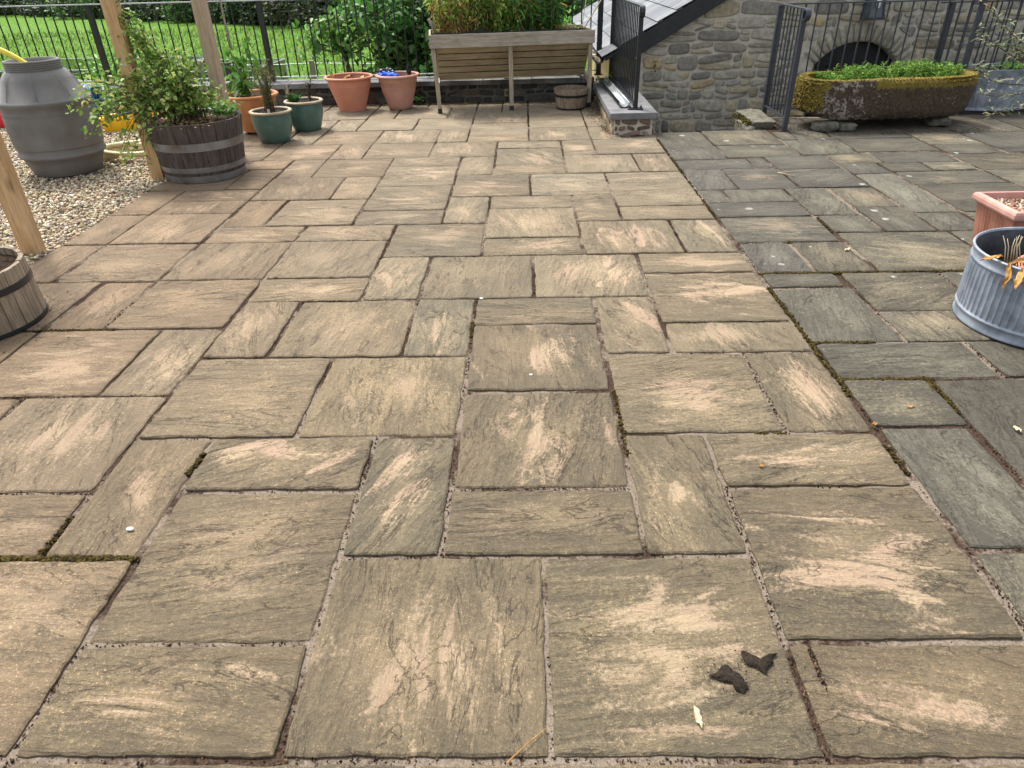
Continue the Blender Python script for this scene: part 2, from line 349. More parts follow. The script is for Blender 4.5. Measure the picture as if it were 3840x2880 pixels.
def tube(mb, pts, r, n=8, cap=True, col=None):
    pts = [Vector(p) for p in pts]; rs = r if isinstance(r, (list, tuple)) else [r] * len(pts)
    vs = []; prev = None
    for i, p in enumerate(pts):
        d = (pts[min(i + 1, len(pts) - 1)] - pts[max(i - 1, 0)]).normalized()
        if prev is None:
            a = Vector((0, 0, 1)) if abs(d.z) < 0.9 else Vector((1, 0, 0)); u = d.cross(a).normalized()
        else: u = (prev - d * prev.dot(d)).normalized()
        prev = u; q = d.cross(u)
        for k in range(n):
            t = 2 * math.pi * k / n; vs.append(p + (u * math.cos(t) + q * math.sin(t)) * rs[i])
    fs = []
    for i in range(len(pts) - 1):
        for k in range(n): fs.append((i * n + k, i * n + (k + 1) % n, (i + 1) * n + (k + 1) % n, (i + 1) * n + k))
    if cap: fs.append(tuple(range(n))[::-1]); fs.append(tuple((len(pts) - 1) * n + k for k in range(n)))
    mb.add(vs, fs, col)
def lathe(mb, prof, n=64, c=(0, 0, 0), rf=None, cap0=False, cap1=False, col=None, sx=1, sy=1):
    vs = []
    for j, (r, z) in enumerate(prof):
        for k in range(n):
            t = 2 * math.pi * k / n; rr = rf(r, z, t, j) if rf else r
            vs.append((c[0] + rr * math.cos(t) * sx, c[1] + rr * math.sin(t) * sy, c[2] + z))
    fs = []
    for j in range(len(prof) - 1):
        for k in range(n): fs.append((j * n + k, j * n + (k + 1) % n, (j + 1) * n + (k + 1) % n, (j + 1) * n + k))
    if cap0: fs.append(tuple(range(n))[::-1])
    if cap1: fs.append(tuple((len(prof) - 1) * n + k for k in range(n)))
    mb.add(vs, fs, col)
def disc(mb, r, z, n=40, rings=8, amp=0.012, c=(0, 0), seed=0, sx=1, sy=1):
    vs = [(c[0], c[1], z + amp * noise.noise((seed, 0, 0)))]; fs = []
    for j in range(1, rings + 1):
        for k in range(n):
            t = 2 * math.pi * k / n; x = r * j / rings * math.cos(t) * sx; y = r * j / rings * math.sin(t) * sy
            vs.append((c[0] + x, c[1] + y, z + amp * (noise.noise((x * 14 + seed, y * 14, 0)) + 0.6 * noise.noise((x * 40, y * 40, seed)))))
    for k in range(n): fs.append((0, 1 + k, 1 + (k + 1) % n))
    for j in range(rings - 1):
        for k in range(n): fs.append((1 + j * n + k, 1 + (j + 1) * n + k, 1 + (j + 1) * n + (k + 1) % n, 1 + j * n + (k + 1) % n))
    mb.add(vs, fs)

def fast_obj(name, V, F, C, mat, parent=None, smooth=False, loc=None):
    me = bpy.data.meshes.new(name); nv = len(V); nf = len(F); k = F.shape[1]
    me.vertices.add(nv); me.vertices.foreach_set('co', V.astype(np.float32).ravel())
    me.loops.add(nf * k); me.loops.foreach_set('vertex_index', F.astype(np.int32).ravel())
    me.polygons.add(nf); me.polygons.foreach_set('loop_start', np.arange(0, nf * k, k, dtype=np.int32))
    if smooth: me.polygons.foreach_set('use_smooth', np.ones(nf, dtype=bool))
    me.update(calc_edges=True)
    if C is not None:
        a = me.color_attributes.new('col', 'FLOAT_COLOR', 'POINT')
        a.data.foreach_set('color', np.hstack([C, np.ones((nv, 1))]).astype(np.float32).ravel())
    me.materials.append(mat); me.validate()
    o = bpy.data.objects.new(name, me); COL.objects.link(o)
    if parent is not None: o.parent = parent
    if loc is not None: o.location = loc
    return o
LEAF_V = np.array([(0, 0, 0), (0.5, 0.3, 0.10), (0.38, 0.72, 0.06), (0, 1, -0.10), (-0.38, 0.72, 0.06), (-0.5, 0.3, 0.10), (0, 0.5, -0.03)])
LEAF_F = np.array([(0, 1, 2, 6), (6, 2, 3, 3), (0, 6, 4, 5), (6, 3, 4, 4)])
LEAF_F = np.array([(0, 1, 6), (1, 2, 6), (2, 3, 6), (3, 4, 6), (4, 5, 6), (5, 0, 6)])
def icos():
    t = (1 + 5 ** .5) / 2
    v = np.array([(-1, t, 0), (1, t, 0), (-1, -t, 0), (1, -t, 0), (0, -1, t), (0, 1, t), (0, -1, -t), (0, 1, -t), (t, 0, -1), (t, 0, 1), (-t, 0, -1), (-t, 0, 1)], float)
    v /= np.linalg.norm(v[0])
    f = np.array([(0, 11, 5), (0, 5, 1), (0, 1, 7), (0, 7, 10), (0, 10, 11), (1, 5, 9), (5, 11, 4), (11, 10, 2), (10, 7, 6), (7, 1, 8), (3, 9, 4), (3, 4, 2), (3, 2, 6), (3, 6, 8), (3, 8, 9), (4, 9, 5), (2, 4, 11), (6, 2, 10), (8, 6, 7), (9, 8, 1)])
    return v, f
ICO = icos()
def euler_mats(rx, ry, rz):
    cx, sx, cy, sy, cz, sz = np.cos(rx), np.sin(rx), np.cos(ry), np.sin(ry), np.cos(rz), np.sin(rz)
    Z = np.zeros_like(cx); O = np.ones_like(cx)
    X = np.stack([np.stack([O, Z, Z], -1), np.stack([Z, cx, -sx], -1), np.stack([Z, sx, cx], -1)], -2)
    Y = np.stack([np.stack([cy, Z, sy], -1), np.stack([Z, O, Z], -1), np.stack([-sy, Z, cy], -1)], -2)
    Q = np.stack([np.stack([cz, -sz, Z], -1), np.stack([sz, cz, Z], -1), np.stack([Z, Z, O], -1)], -2)
    return Q @ Y @ X
def cloud(name, TV, TF, P, Rt, Sc, Cc, mat, parent=None, smooth=False, loc=None, jitter=0.0):
    N = len(P); n = len(TV)
    T = TV[None] * Sc[:, None, :]
    if jitter: T = T * (1 + RG.normal(0, jitter, (N, n, 1)))
    V = np.einsum('nij,nkj->nki', Rt, T) + P[:, None, :]
    F = TF[None] + (np.arange(N) * n)[:, None, None]
    C = np.repeat(Cc[:, None, :], n, 1)
    return fast_obj(name, V.reshape(-1, 3), F.reshape(-1, TF.shape[1]), C.reshape(-1, 3), mat, parent, smooth, loc)
def pal(N, cols, wts=None, var=0.15):
    cols = np.array(cols); i = RG.choice(len(cols), N, p=None if wts is None else np.array(wts) / sum(wts))
    return np.clip(cols[i] * (1 + RG.normal(0, var, (N, 1))) * (1 + RG.normal(0, var * .3, (N, 3))), 0.002, 0.95)
def leaves(name, P, L, W, cols, wts=None, parent=None, droop=(-0.9, 0.6), loc=None, mat=None, var=0.2, rz=None):
    P = np.asarray(P, float); N = len(P)
    Rt = euler_mats(RG.uniform(droop[0], droop[1], N), RG.normal(0, 0.5, N), RG.uniform(0, 6.283, N) if rz is None else rz)
    s = RG.uniform(0.65, 1.25, N); Sc = np.stack([W * s, L * s, L * s], 1)
    return cloud(name, LEAF_V, LEAF_F, P, Rt, Sc, pal(N, cols, wts, var), mat or M['leaf'], parent, False, loc)

# ------------------------------------------------------------------ patio slabs
U, X0, Y0 = 0.30422, 0.0413, 0.8569
def gx(i): return X0 + U * i
def gy(j): return Y0 + U * j
OR = [(-4,0,-2,1),(-4,1,-2,3),(-2,0,0,2),(0,0,2,2),(2,0,4,1),(2,1,4,3),(-6,0,-4,2),(-8,0,-6,2),(-5,2,-4,4),(-7,2,-5,3),(-7,3,-5,5),(-9,2,-7,3),(-9,3,-7,5),
(-4,3,-2,4),(-2,2,-1,4),(-1,2,1,3),(-1,3,1,5),(1,2,2,4),(2,3,4,4),(1,4,3,6),(3,4,4,6),(-5,4,-3,6),(-3,4,-1,6),(-1,5,1,7),(-1,7,1,8),(-8,5,-6,7),(-6,5,-5,7),
(-10,5,-8,7),(-5,6,-4,8),(-4,6,-2,8),(-2,6,-1,8),(1,6,2,8),(2,6,4,7),(2,7,4,9),(-7,7,-5,9),(-8,7,-7,9),(-10,7,-8,9),(-5,8,-3,9),(-3,8,-2,10),(-2,8,0,10),(0,8,2,10),(2,9,4,10),
(-9,9,-7,11),(-7,9,-5,11),(-10,9,-9,11),(-10,11,-9,13),(-10,13,-9,15),(-9,11,-7,13),(-7,11,-5,12),(-5,9,-3,11),(-5,11,-3,12),(-3,10,-1,12),(-1,10,1,11),(-1,11,1,13),(1,10,3,12),(3,10,4,12),
(-9,13,-7,14),(-9,14,-7,15),(-7,12,-6,14),(-6,12,-4,14),(-4,12,-2,13),(-4,13,-2,15),(-2,12,-1,14),(-1,13,1,14),(1,12,2,14),(2,12,4,13),(2,13,4,15),
(-10,15,-8,17),(-8,15,-7,17),(-7,14,-5,16),(-5,14,-4,16),(-4,15,-2,17),(-4,17,-2,18),(-2,14,0,16),(0,14,2,16),(-2,16,-1,18),(-1,16,1,17),(-1,17,1,19),(2,15,4,16),(1,16,3,18),(3,16,4,18),
(-7,16,-6,18),(-6,16,-4,18),(-10,17,-9,18),(-9,17,-7,18),(-10,18,-8,20),(-8,18,-6,20),(-6,18,-5,20),(-5,18,-3,20),(-5,20,-3,22),(-3,20,-2,22),(-3,18,-1,20),(-2,20,0,21),(-2,21,0,23),(-2,23,0,25),
(-1,19,1,20),(0,20,2,22),(0,22,2,24),(2,18,4,20),(1,18,2,20),(2,20,3,22),(2,22,2.75,24),(-7,20,-5,22),(-10,20,-8,22),(-8,20,-7,24),(-10,22,-8,24),(-7,22,-6,24),(-6,22,-4,24),(-4,22,-2,24),
(-6,24,-5,26),(-5,24,-3,26),(-3,24,-2,26),(-2,25,-1,27.3),(-1,25,0,27.3),(0,24,2,26),(0,26,2,27.3),(-8,24,-6,26),(-10,24,-8,26),(-8,26,-6,27.3),(-10,26,-8,27.3),(-6,26,-4,27.3),(-4,26,-2,27.3),(2,24,2.75,26),(2,26,2.75,27.3),
(-6,-2,-4,0),(-4,-2,-3,0),(-3,-2,-1,0),(-1,-2,1,0),(1,-2,3,0),(3,-2,4,0),(-8,-2,-6,0),(-6,-4,-4,-2),(-4,-4,-2,-2),(-2,-4,0,-2),(0,-4,2,-2),(2,-4,4,-2)]
OR = [s for s in OR if s[3] > s[1]]
GR = [(4.1,2.05,5.2,4.1),(4.1,0,5.2,2.05),(5.2,0.6,7.2,2.9),(5.25,2.9,7.3,5.2),(4.1,4.1,5.25,5.2),(4.1,5.2,6.3,6.25),(6.33,5.2,8.4,6.25),(4.1,6.25,5.5,8.27),(4.1,8.27,5.4,8.88),(4.1,8.93,5.12,10.48),(5.15,8.93,6.22,10.5),
(5.5,7.3,7.25,8.9),(5.5,6.25,6.8,7.3),(6.8,6.25,8.5,7.3),(7.25,7.3,8.4,8.9),(4.1,10.5,6.2,12.1),(4.1,12.1,6.2,13.15),(4.1,13.15,4.7,14.2),(4.7,13.15,6.2,14.2),(6.2,12.1,7.25,14.2),(7.3,12.65,8.38,14.2),(7.3,11,8.38,12.65),(6.25,11,7.28,12.1),
(6.25,8.93,8.55,11),(8.55,8.93,10,11),(8.4,7.3,10,8.9),(8.4,12.2,9.45,15.4),(8.4,11,9.4,12.2),(9.5,14.38,11.8,15.55),(9.5,12.2,11.8,14.38),(9.45,10,11.8,12.2),(8.4,16.45,9.7,17.5),(9.7,16.48,11.8,17.72),(8.4,15.4,9.45,16.45),
(9.47,15.55,10.6,16.46),(10.62,15.62,11.8,16.46),(11.85,15.62,14,17.3),(11.9,17.3,13.5,18.45),(11.9,18.45,13.55,20.1),(13.55,17.4,15.8,20),(13.55,20,15.8,22.5),(11.85,13.7,14,15.6),(11.85,11.5,14,13.7),(14,13.7,16.5,15.6),(14,15.62,16.5,17.35),(15.8,17.4,18.5,20),(15.8,20,18.5,22.5),
(9.5,17.75,11.88,19.4),(9.5,19.4,11.88,20.6),(11.9,20.15,13.5,22.6),(9.5,20.65,11.88,22.7),(8.4,19.4,9.45,20.6),(7.82,17.5,9.45,19.35),(5.15,14.2,6.65,16.15),(4.1,14.2,5.15,16.1),(4.1,16.12,6.13,17.2),(6.13,16.2,6.63,17.35),(6.65,14.25,8.38,16),(6.65,16.0,8.38,17.45),
(4.1,17.2,5.63,18.78),(4.1,18.8,5.63,20.85),(5.65,17.4,7.8,18.85),(5.65,18.87,7.8,20.95),(7.82,19.4,8.4,20.5),(8.4,20.62,9.45,23),
(8.55,-1,10.5,1),(7.2,1,9.2,3),(7.35,3,9.4,5.2),(8.45,5.2,10.4,7.3),(10,7.3,12,10),(12,7.3,14,11.5),(5.2,-2,7.2,0.55),(7.2,-1.5,8.5,1),(4.1,-2,5.15,0)]

def fbm(x, y, z=0.0): return noise.noise((x, y, z)) + 0.5 * noise.noise((x * 2.1, y * 2.1, z + 3)) + 0.25 * noise.noise((x * 4.3, y * 4.3, z + 7))
# colour of each slab: darker/olive centre, warmer to the left, paler far away
TX = []; SP = []; T1 = []; T2 = []; LI = []
mbS = MB()
# slabs whose worn patch is strong in the photograph
STR = {(-2,2,-1,4):1.0,(-1,5,1,7):.9,(-1,3,1,5):.8,(1,2,2,4):.95,(2,1,4,3):.9,(0,0,2,2):.85,(-2,0,0,2):.75,(-4,0,-2,1):.95,(2,0,4,1):.9,(2,3,4,4):1.0,(-4,3,-2,4):1.0,(1,4,3,6):.75,(3,4,4,6):.85,(0,8,2,10):1.0,(2,7,4,9):.95,
 (-7,3,-5,5):.7,(-3,4,-1,6):.5,(-4,1,-2,3):.35,(-5,2,-4,4):.65,(-4,15,-2,17):1.0,(-1,10,1,11):.8,(1,6,2,8):.8,(2,6,4,7):.6,(3,10,4,12):.9,(1,10,3,12):.85,(-2,6,-1,8):.7,(-8,5,-6,7):.7}
def slab(s, idx, grey):
    i0, j0, i1, j1 = s
    g = 0.0075 + 0.005 * random.random()
    if gy(j0) > 5: g = 0.007 + 0.004 * random.random()
    x0, x1, y0, y1 = gx(i0) + g, gx(i1) - g, gy(j0) + g, gy(j1) - g
    if grey is False and i1 == 4: x1 = gx(4.02)
    if grey and i0 == 4.1: x0 = gx(4.1) + g
    w, h = x1 - x0, y1 - y0
    step = 0.022 if (y0 + y1) / 2 < 3.2 else (0.035 if (y0 + y1) / 2 < 5.5 else 0.07)
    nx = max(4, int(w / step)); ny = max(4, int(h / step))
    def axis(n, L): 
        e = 0.006 / L; return [0, e] + [e + (1 - 2 * e) * (k + 1) / n for k in range(n - 1)] + [1 - e, 1]
    ax, ay = axis(nx, w), axis(ny, h); NX, NY = len(ax), len(ay)
    seed = idx * 3.71
    tiltx = random.gauss(0, 0.0022); tilty = random.gauss(0, 0.0022); zo = random.gauss(0, 0.002)
    al = (h > w * 1.05) ^ (random.random() < (0.5 if abs(w - h) < .05 else 0.15))
    ang = random.gauss(0, 0.18)
    ca, sa = math.cos(ang), math.sin(ang)
    # tones (linear)
    ym = (y0 + y1) / 2; xm = (x0 + x1) / 2
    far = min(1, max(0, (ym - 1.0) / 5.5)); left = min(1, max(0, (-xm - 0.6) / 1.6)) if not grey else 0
    if grey:
        v = random.random()
        t1 = (0.055, 0.058, 0.047); t2 = (0.24, 0.23, 0.175)
        if v > 0.72: t2 = (0.42, 0.365, 0.235)
        if v < 0.3: t1 = (0.045, 0.050, 0.047); t2 = (0.19, 0.19, 0.155)
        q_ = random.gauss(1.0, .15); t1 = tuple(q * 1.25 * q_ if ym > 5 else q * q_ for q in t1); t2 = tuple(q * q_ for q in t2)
    else:
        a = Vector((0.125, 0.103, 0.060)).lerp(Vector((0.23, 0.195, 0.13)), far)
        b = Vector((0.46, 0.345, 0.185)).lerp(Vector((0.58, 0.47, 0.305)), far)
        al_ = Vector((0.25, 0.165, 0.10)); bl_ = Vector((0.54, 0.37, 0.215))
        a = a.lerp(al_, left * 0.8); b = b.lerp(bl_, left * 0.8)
        q = 1 + random.gauss(0, 0.12)
        r_ = random.gauss(0, 0.022)
        t1 = (a.x * q * (1 + r_), a.y * q, a.z * q * (1 - r_)); t2 = (b.x * q * (1 + r_), b.y * q, b.z * q * (1 - r_))
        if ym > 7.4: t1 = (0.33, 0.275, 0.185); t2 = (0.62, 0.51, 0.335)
    ps = STR.get(tuple(int(v) if float(v).is_integer() else v for v in s), random.choice([0.0, 0.1, 0.3, 0.5, 0.7])) if not grey else random.choice([0, 0, 0, 0, 0.35])
    pcx, pcy = random.uniform(-.25, .25), random.uniform(-.25, .25)
    lich = 0.0
    if grey: lich = 1.0 if random.random() < 0.75 else 0.3
    vs = []
    def P(a, b, zz, inset):
        X = x0 + inset + (w - 2 * inset) * a; Y = y0 + inset + (h - 2 * inset) * b
        ed = min(a * w, (1 - a) * w); ef = min(b * h, (1 - b) * h)
        k = max(0, 1 - min(ed, ef) / 0.05)
        jx = (fbm(X * 11 + seed, Y * 11) * 0.0062 + fbm(X * 40 + seed, Y * 40) * .0030) * k; jy = (fbm(X * 11, Y * 11 + seed, 5) * 0.0062 + fbm(X * 40, Y * 40 + seed) * .0030) * k
        if ed < 0.03 and ef < 0.03:
            pull = 0.003 * (1 - max(ed, ef) / 0.03); jx += pull * (1 if a < .5 else -1); jy += pull * (1 if b < .5 else -1)
        Z = zz + zo + tiltx * (a - .5) + tilty * (b - .5) + 0.0022 * fbm(X * 5 + seed, Y * 5) * (1 - k * .4)
        return (X + jx, Y + jy, Z)
    def at(p, a, b):
        lx, ly = p[0] - x0, p[1] - y0
        u_, v_ = (lx * ca - ly * sa, lx * sa + ly * ca)
        if al: u_, v_ = v_, u_
        TX.append((u_ * 0.75, v_ * 2.2, seed))
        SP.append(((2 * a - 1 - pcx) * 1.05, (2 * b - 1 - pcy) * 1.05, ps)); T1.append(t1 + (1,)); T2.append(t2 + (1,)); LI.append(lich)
    for b in ay:
        for a in ax:
            edge = a in (0, 1) or b in (0, 1)
            p = P(a, b, -0.0045 if edge else 0.0, 0.0); vs.append(p); at(p, a, b)
    fs = [(r * NX + c, r * NX + c + 1, (r + 1) * NX + c + 1, (r + 1) * NX + c) for r in range(NY - 1) for c in range(NX - 1)]
    ring = [c for c in range(NX)] + [r * NX + NX - 1 for r in range(1, NY)] + [(NY - 1) * NX + c for c in range(NX - 2, -1, -1)] + [r * NX for r in range(NY - 2, 0, -1)]
    o = len(vs)
    for q in ring:
        p = vs[q]; vs.append((p[0], p[1], -0.03)); a, b = ax[q % NX], ay[q // NX]; at(p, a, b)
    n = len(ring)
    for k in range(n): fs.append((ring[(k + 1) % n], ring[k], o + k, o + (k + 1) % n))
    mbS.add(vs, fs)
for n_, s in enumerate(OR): slab(s, n_, False)
for n_, s in enumerate(GR): slab(s, n_ + 300, True)
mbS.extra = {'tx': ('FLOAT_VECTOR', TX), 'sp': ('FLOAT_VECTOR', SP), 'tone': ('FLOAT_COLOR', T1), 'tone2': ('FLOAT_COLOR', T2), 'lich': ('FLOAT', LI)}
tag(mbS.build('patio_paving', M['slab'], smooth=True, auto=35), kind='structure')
# mortar bed under the slabs + terrace body (stairwell left open behind the grey patio edge)
mb = MB()
def grid(mb, x0, x1, y0, y1, z, st, amp):
    nx = int((x1 - x0) / st); ny = int((y1 - y0) / st)
    vs = [(x0 + (x1 - x0) * c / nx, y0 + (y1 - y0) * r / ny, z + amp * fbm((x0 + (x1 - x0) * c / nx) * 6, (y0 + (y1 - y0) * r / ny) * 6)) for r in range(ny + 1) for c in range(nx + 1)]
    mb.add(vs, [(r * (nx + 1) + c, r * (nx + 1) + c + 1, (r + 1) * (nx + 1) + c + 1, (r + 1) * (nx + 1) + c) for r in range(ny) for c in range(nx)])
XE = gx(4.05); XL = gx(-10) + 0.0
grid(mb, XL + .012, gx(8), gy(-2), gy(9), -0.0095, 0.03, 0.003)
grid(mb, gx(8), gx(19), gy(-2), gy(9), -0.010, 0.15, 0.003)
grid(mb, XL + .012, gx(14), gy(9), gy(20.9), -0.0085, 0.06, 0.003)
grid(mb, XL + .012, XE, gy(20.9), 9.2, -0.009, 0.08, 0.003)
grid(mb, 2.40, gx(19), gy(20.9), 7.85, -0.009, 0.08, 0.003)
tag(mb.build('paving_joints', M['bed']), kind='structure')
mb = MB()
box(mb, -14, XE, -3, 9.55, -2.6, -0.035); box(mb, XE + .002, 9, -3, 7.22, -2.6, -0.035); box(mb, 2.39, 9, 7.222, 7.86, -2.6, -0.035)
tag(mb.build('terrace', M['concrete'], smooth=False), kind='structure')

# ------------------------------------------------------------------ field, added backdrop slope, lower ground
mb = MB(); nx = 60; ny = 60
vs = [(-110 + 190 * c / nx, 9.56 + 95 * r / ny, -2.62 + 0.12 * fbm(c * .5, r * .5) * min(1, r / 6)) for r in range(ny + 1) for c in range(nx + 1)]
mb.add(vs, [(r * (nx + 1) + c, r * (nx + 1) + c + 1, (r + 1) * (nx + 1) + c + 1, (r + 1) * (nx + 1) + c) for r in range(ny) for c in range(nx)])
tag(mb.build('meadow', M['field']), kind='structure')
mb = MB(); box(mb, -160, 160, -120, 260, -3.4, -3.2)
tag(mb.build('ground', M['darkland'], smooth=False), kind='structure')
mb = MB(); nx = 50; ny = 14
def hy(x): return 53 + max(0, (-x - 2)) * 0.66
vs = [(-110 + 190 * c / nx, hy(-110 + 190 * c / nx) + 1.5 + 60 * r / ny, -2.7 + 24 * (r / ny) ** 0.8 + 1.2 * fbm(c * .7, r * .7)) for r in range(ny + 1) for c in range(nx + 1)]
mb.add(vs, [(r * (nx + 1) + c, r * (nx + 1) + c + 1, (r + 1) * (nx + 1) + c + 1, (r + 1) * (nx + 1) + c) for r in range(ny) for c in range(nx)])
tag(mb.build('backdrop_slope', M['darkland']), kind='structure')  # dark slope added behind the trees to block bright sky in the gaps

# far trees along the field edge, one thing each, with crown and trunk
HC = [(0.006, 0.016, 0.004), (0.012, 0.032, 0.008), (0.025, 0.062, 0.014), (0.06, 0.13, 0.03)]
tree_pos = [(-66, 0), (-58, 0), (-50, 0), (-44, 1), (-38, 0), (-33, 0), (-28.5, 1), (-24, 0), (-20, 0), (-16.5, 2), (-13, 0), (-9.5, 2), (-6, 0), (-2, 0), (3, 1), (9, 0)]
tl = ['dark bushy tree at the far left end of the field hedge', 'dark tree behind the top rail over the grey barrel', 'dark low-branched tree beyond the field, over the barrel', 'mid green leafy tree behind the first thick fence post',
 'dark tree beyond the field, left of the tall timber post', 'dark tree beyond the field, hidden partly by the tall timber post', 'brighter leafed tree beyond the field between the two tall timber posts', 'dark tree beyond the field just left of the paler timber post',
 'dark tree beyond the field right of the paler timber post', 'olive brown tree beyond the field above the green pots', 'dark green tree beyond the field left of the shrub', 'pale olive twiggy tree beyond the field above the terracotta pots',
 'dark tree beyond the field behind the big leafed shrub', 'dark tree beyond the field behind the wooden planter', 'leafy tree behind the planter foliage and the slate roof edge', 'dark tree far behind the slate roof']
for (x, kd), lab in zip(tree_pos, tl):
    yb = hy(x) - 0.4 + random.uniform(-.6, .6)
    r = thing('hedgerow_tree', (x, yb, -2.6), lab, 'tree', 'trees along the far edge of the field')
    mb = MB(); tube(mb, [(0, 0, 0), (0.1, 0, 1.6), (-0.1, 0.1, 3.4), (0.2, 0, 6)], [0.28, 0.22, 0.17, 0.08], 8)
    for q in range(5):
        a = random.uniform(0, 6.28); z = random.uniform(1, 3.4); tube(mb, [(0, 0, z), (1.1 * math.cos(a), 1.1 * math.sin(a), z + .5), (2.4 * math.cos(a), 2.4 * math.sin(a), z + .9)], [.1, .06, .03], 6)
    mb.build('trunk', M['darkstem'], r)
    N = 2600; cl = RG.uniform(-1, 1, (34, 3)) * np.array([3.3, 2.2, 3.3]) + np.array([0, 0, 3.6]); cl[:, 2] = np.abs(cl[:, 2]); cl[:14, 2] = RG.uniform(0.3, 1.4, 14)
    Pp = cl[RG.integers(0, 34, N)] + RG.normal(0, 0.48, (N, 3)); Pp[:, 2] = np.abs(Pp[:, 2])
    cols = {0: HC, 1: [(0.03, 0.08, 0.015), (0.07, 0.17, 0.03), (0.14, 0.27, 0.06)], 2: [(0.05, 0.06, 0.02), (0.10, 0.11, 0.04), (0.04, 0.07, 0.02)]}[kd]
    leaves('crown', Pp, 0.34, 0.24, cols, parent=r)
# bramble and long grass at the far edge (one mass)
N = 9000; xs = RG.uniform(-75, 4, N); Pp = np.stack([xs, np.array([hy(x) for x in xs]) - 1.0 - RG.uniform(0, 1.2, N), -2.6 + np.abs(RG.normal(0, 0.38, N))], 1)
tag(leaves('hedge_undergrowth', Pp, 0.26, 0.16, [(0.02, 0.05, 0.01), (0.05, 0.10, 0.02), (0.10, 0.13, 0.05), (0.03, 0.03, 0.02)]), kind='stuff', label='dark tangled undergrowth along the far field edge', cat='undergrowth')
# grass tussocks across the meadow
N = 32000; yy = 12 + 48 * RG.random(N) ** 1.2; xs = RG.uniform(-1, 1, N) * yy * 0.62 - yy * 0.28
Pp = np.stack([xs, yy, np.full(N, -2.62)], 1)
bl = np.array([(-0.5, 0, 0), (0.5, 0, 0), (0.25, 0.2, 0.6), (0.0, 0.5, 1.0), (-0.25, 0.2, 0.6)]); blf = np.array([(0, 1, 2), (0, 2, 4), (4, 2, 3)])
sc = RG.uniform(0.5, 1.3, N) * (0.6 + yy / 40)
tag(cloud('meadow_grass', bl, blf, Pp, euler_mats(RG.normal(0, .4, N), RG.normal(0, .3, N), RG.uniform(0, 6.28, N)), np.stack([0.05 * sc, 0.12 * sc, 0.13 * sc], 1),
    pal(N, [(0.07, 0.17, 0.018), (0.13, 0.26, 0.03), (0.19, 0.33, 0.06), (0.20, 0.25, 0.07)]), M['leaf']), kind='stuff', label='bright green meadow grass beyond the black fence', cat='grass')

# ------------------------------------------------------------------ gravel
mb = MB(); grid(mb, -9.5, XL + .01, 1.5, 9.2, -0.020, 0.15, 0.006)
tag(mb.build('gravel_ground', M['gravelbase']), kind='structure')
def pebbles(N, x0, x1, y0, y1, s0, s1):
    P = np.stack([RG.uniform(x0, x1, N), RG.uniform(y0, y1, N), RG.uniform(-0.018, 0.006, N)], 1)
    P = P[(P[:, 0] < XL + 0.012 + 0.015 * np.sin(P[:, 1] * 9))]
    return P, RG.uniform(s0, s1, len(P))
parts_ = [pebbles(19000, -5.0, XL + .03, 2.6, 6.2, 0.007, 0.0145), pebbles(17000, -6.8, XL + .03, 6.2, 9.1, 0.009, 0.017), pebbles(5000, -6.8, -5.0, 3.5, 6.2, 0.009, 0.017)]
P = np.concatenate([p for p, s in parts_]); s = np.concatenate([s for p, s in parts_]); N = len(P)
Sc = np.stack([s * RG.uniform(.9, 1.5, N), s * RG.uniform(.7, 1.1, N), s * RG.uniform(.45, .75, N)], 1)
tag(cloud('gravel', ICO[0], ICO[1], P, euler_mats(RG.normal(0, .4, N), RG.normal(0, .4, N), RG.uniform(0, 6.28, N)), Sc,
    pal(N, [(0.46, 0.375, 0.235), (0.53, 0.455, 0.33), (0.36, 0.27, 0.16), (0.27, 0.235, 0.19), (0.62, 0.57, 0.47), (0.13, 0.125, 0.115), (0.40, 0.22, 0.12)], [6, 5, 5, 4, 2, 1.5, .6]), M['pebble'], smooth=True, jitter=0.08),
    kind='stuff', label='pale cream and buff gravel beside the paving', cat='gravel')

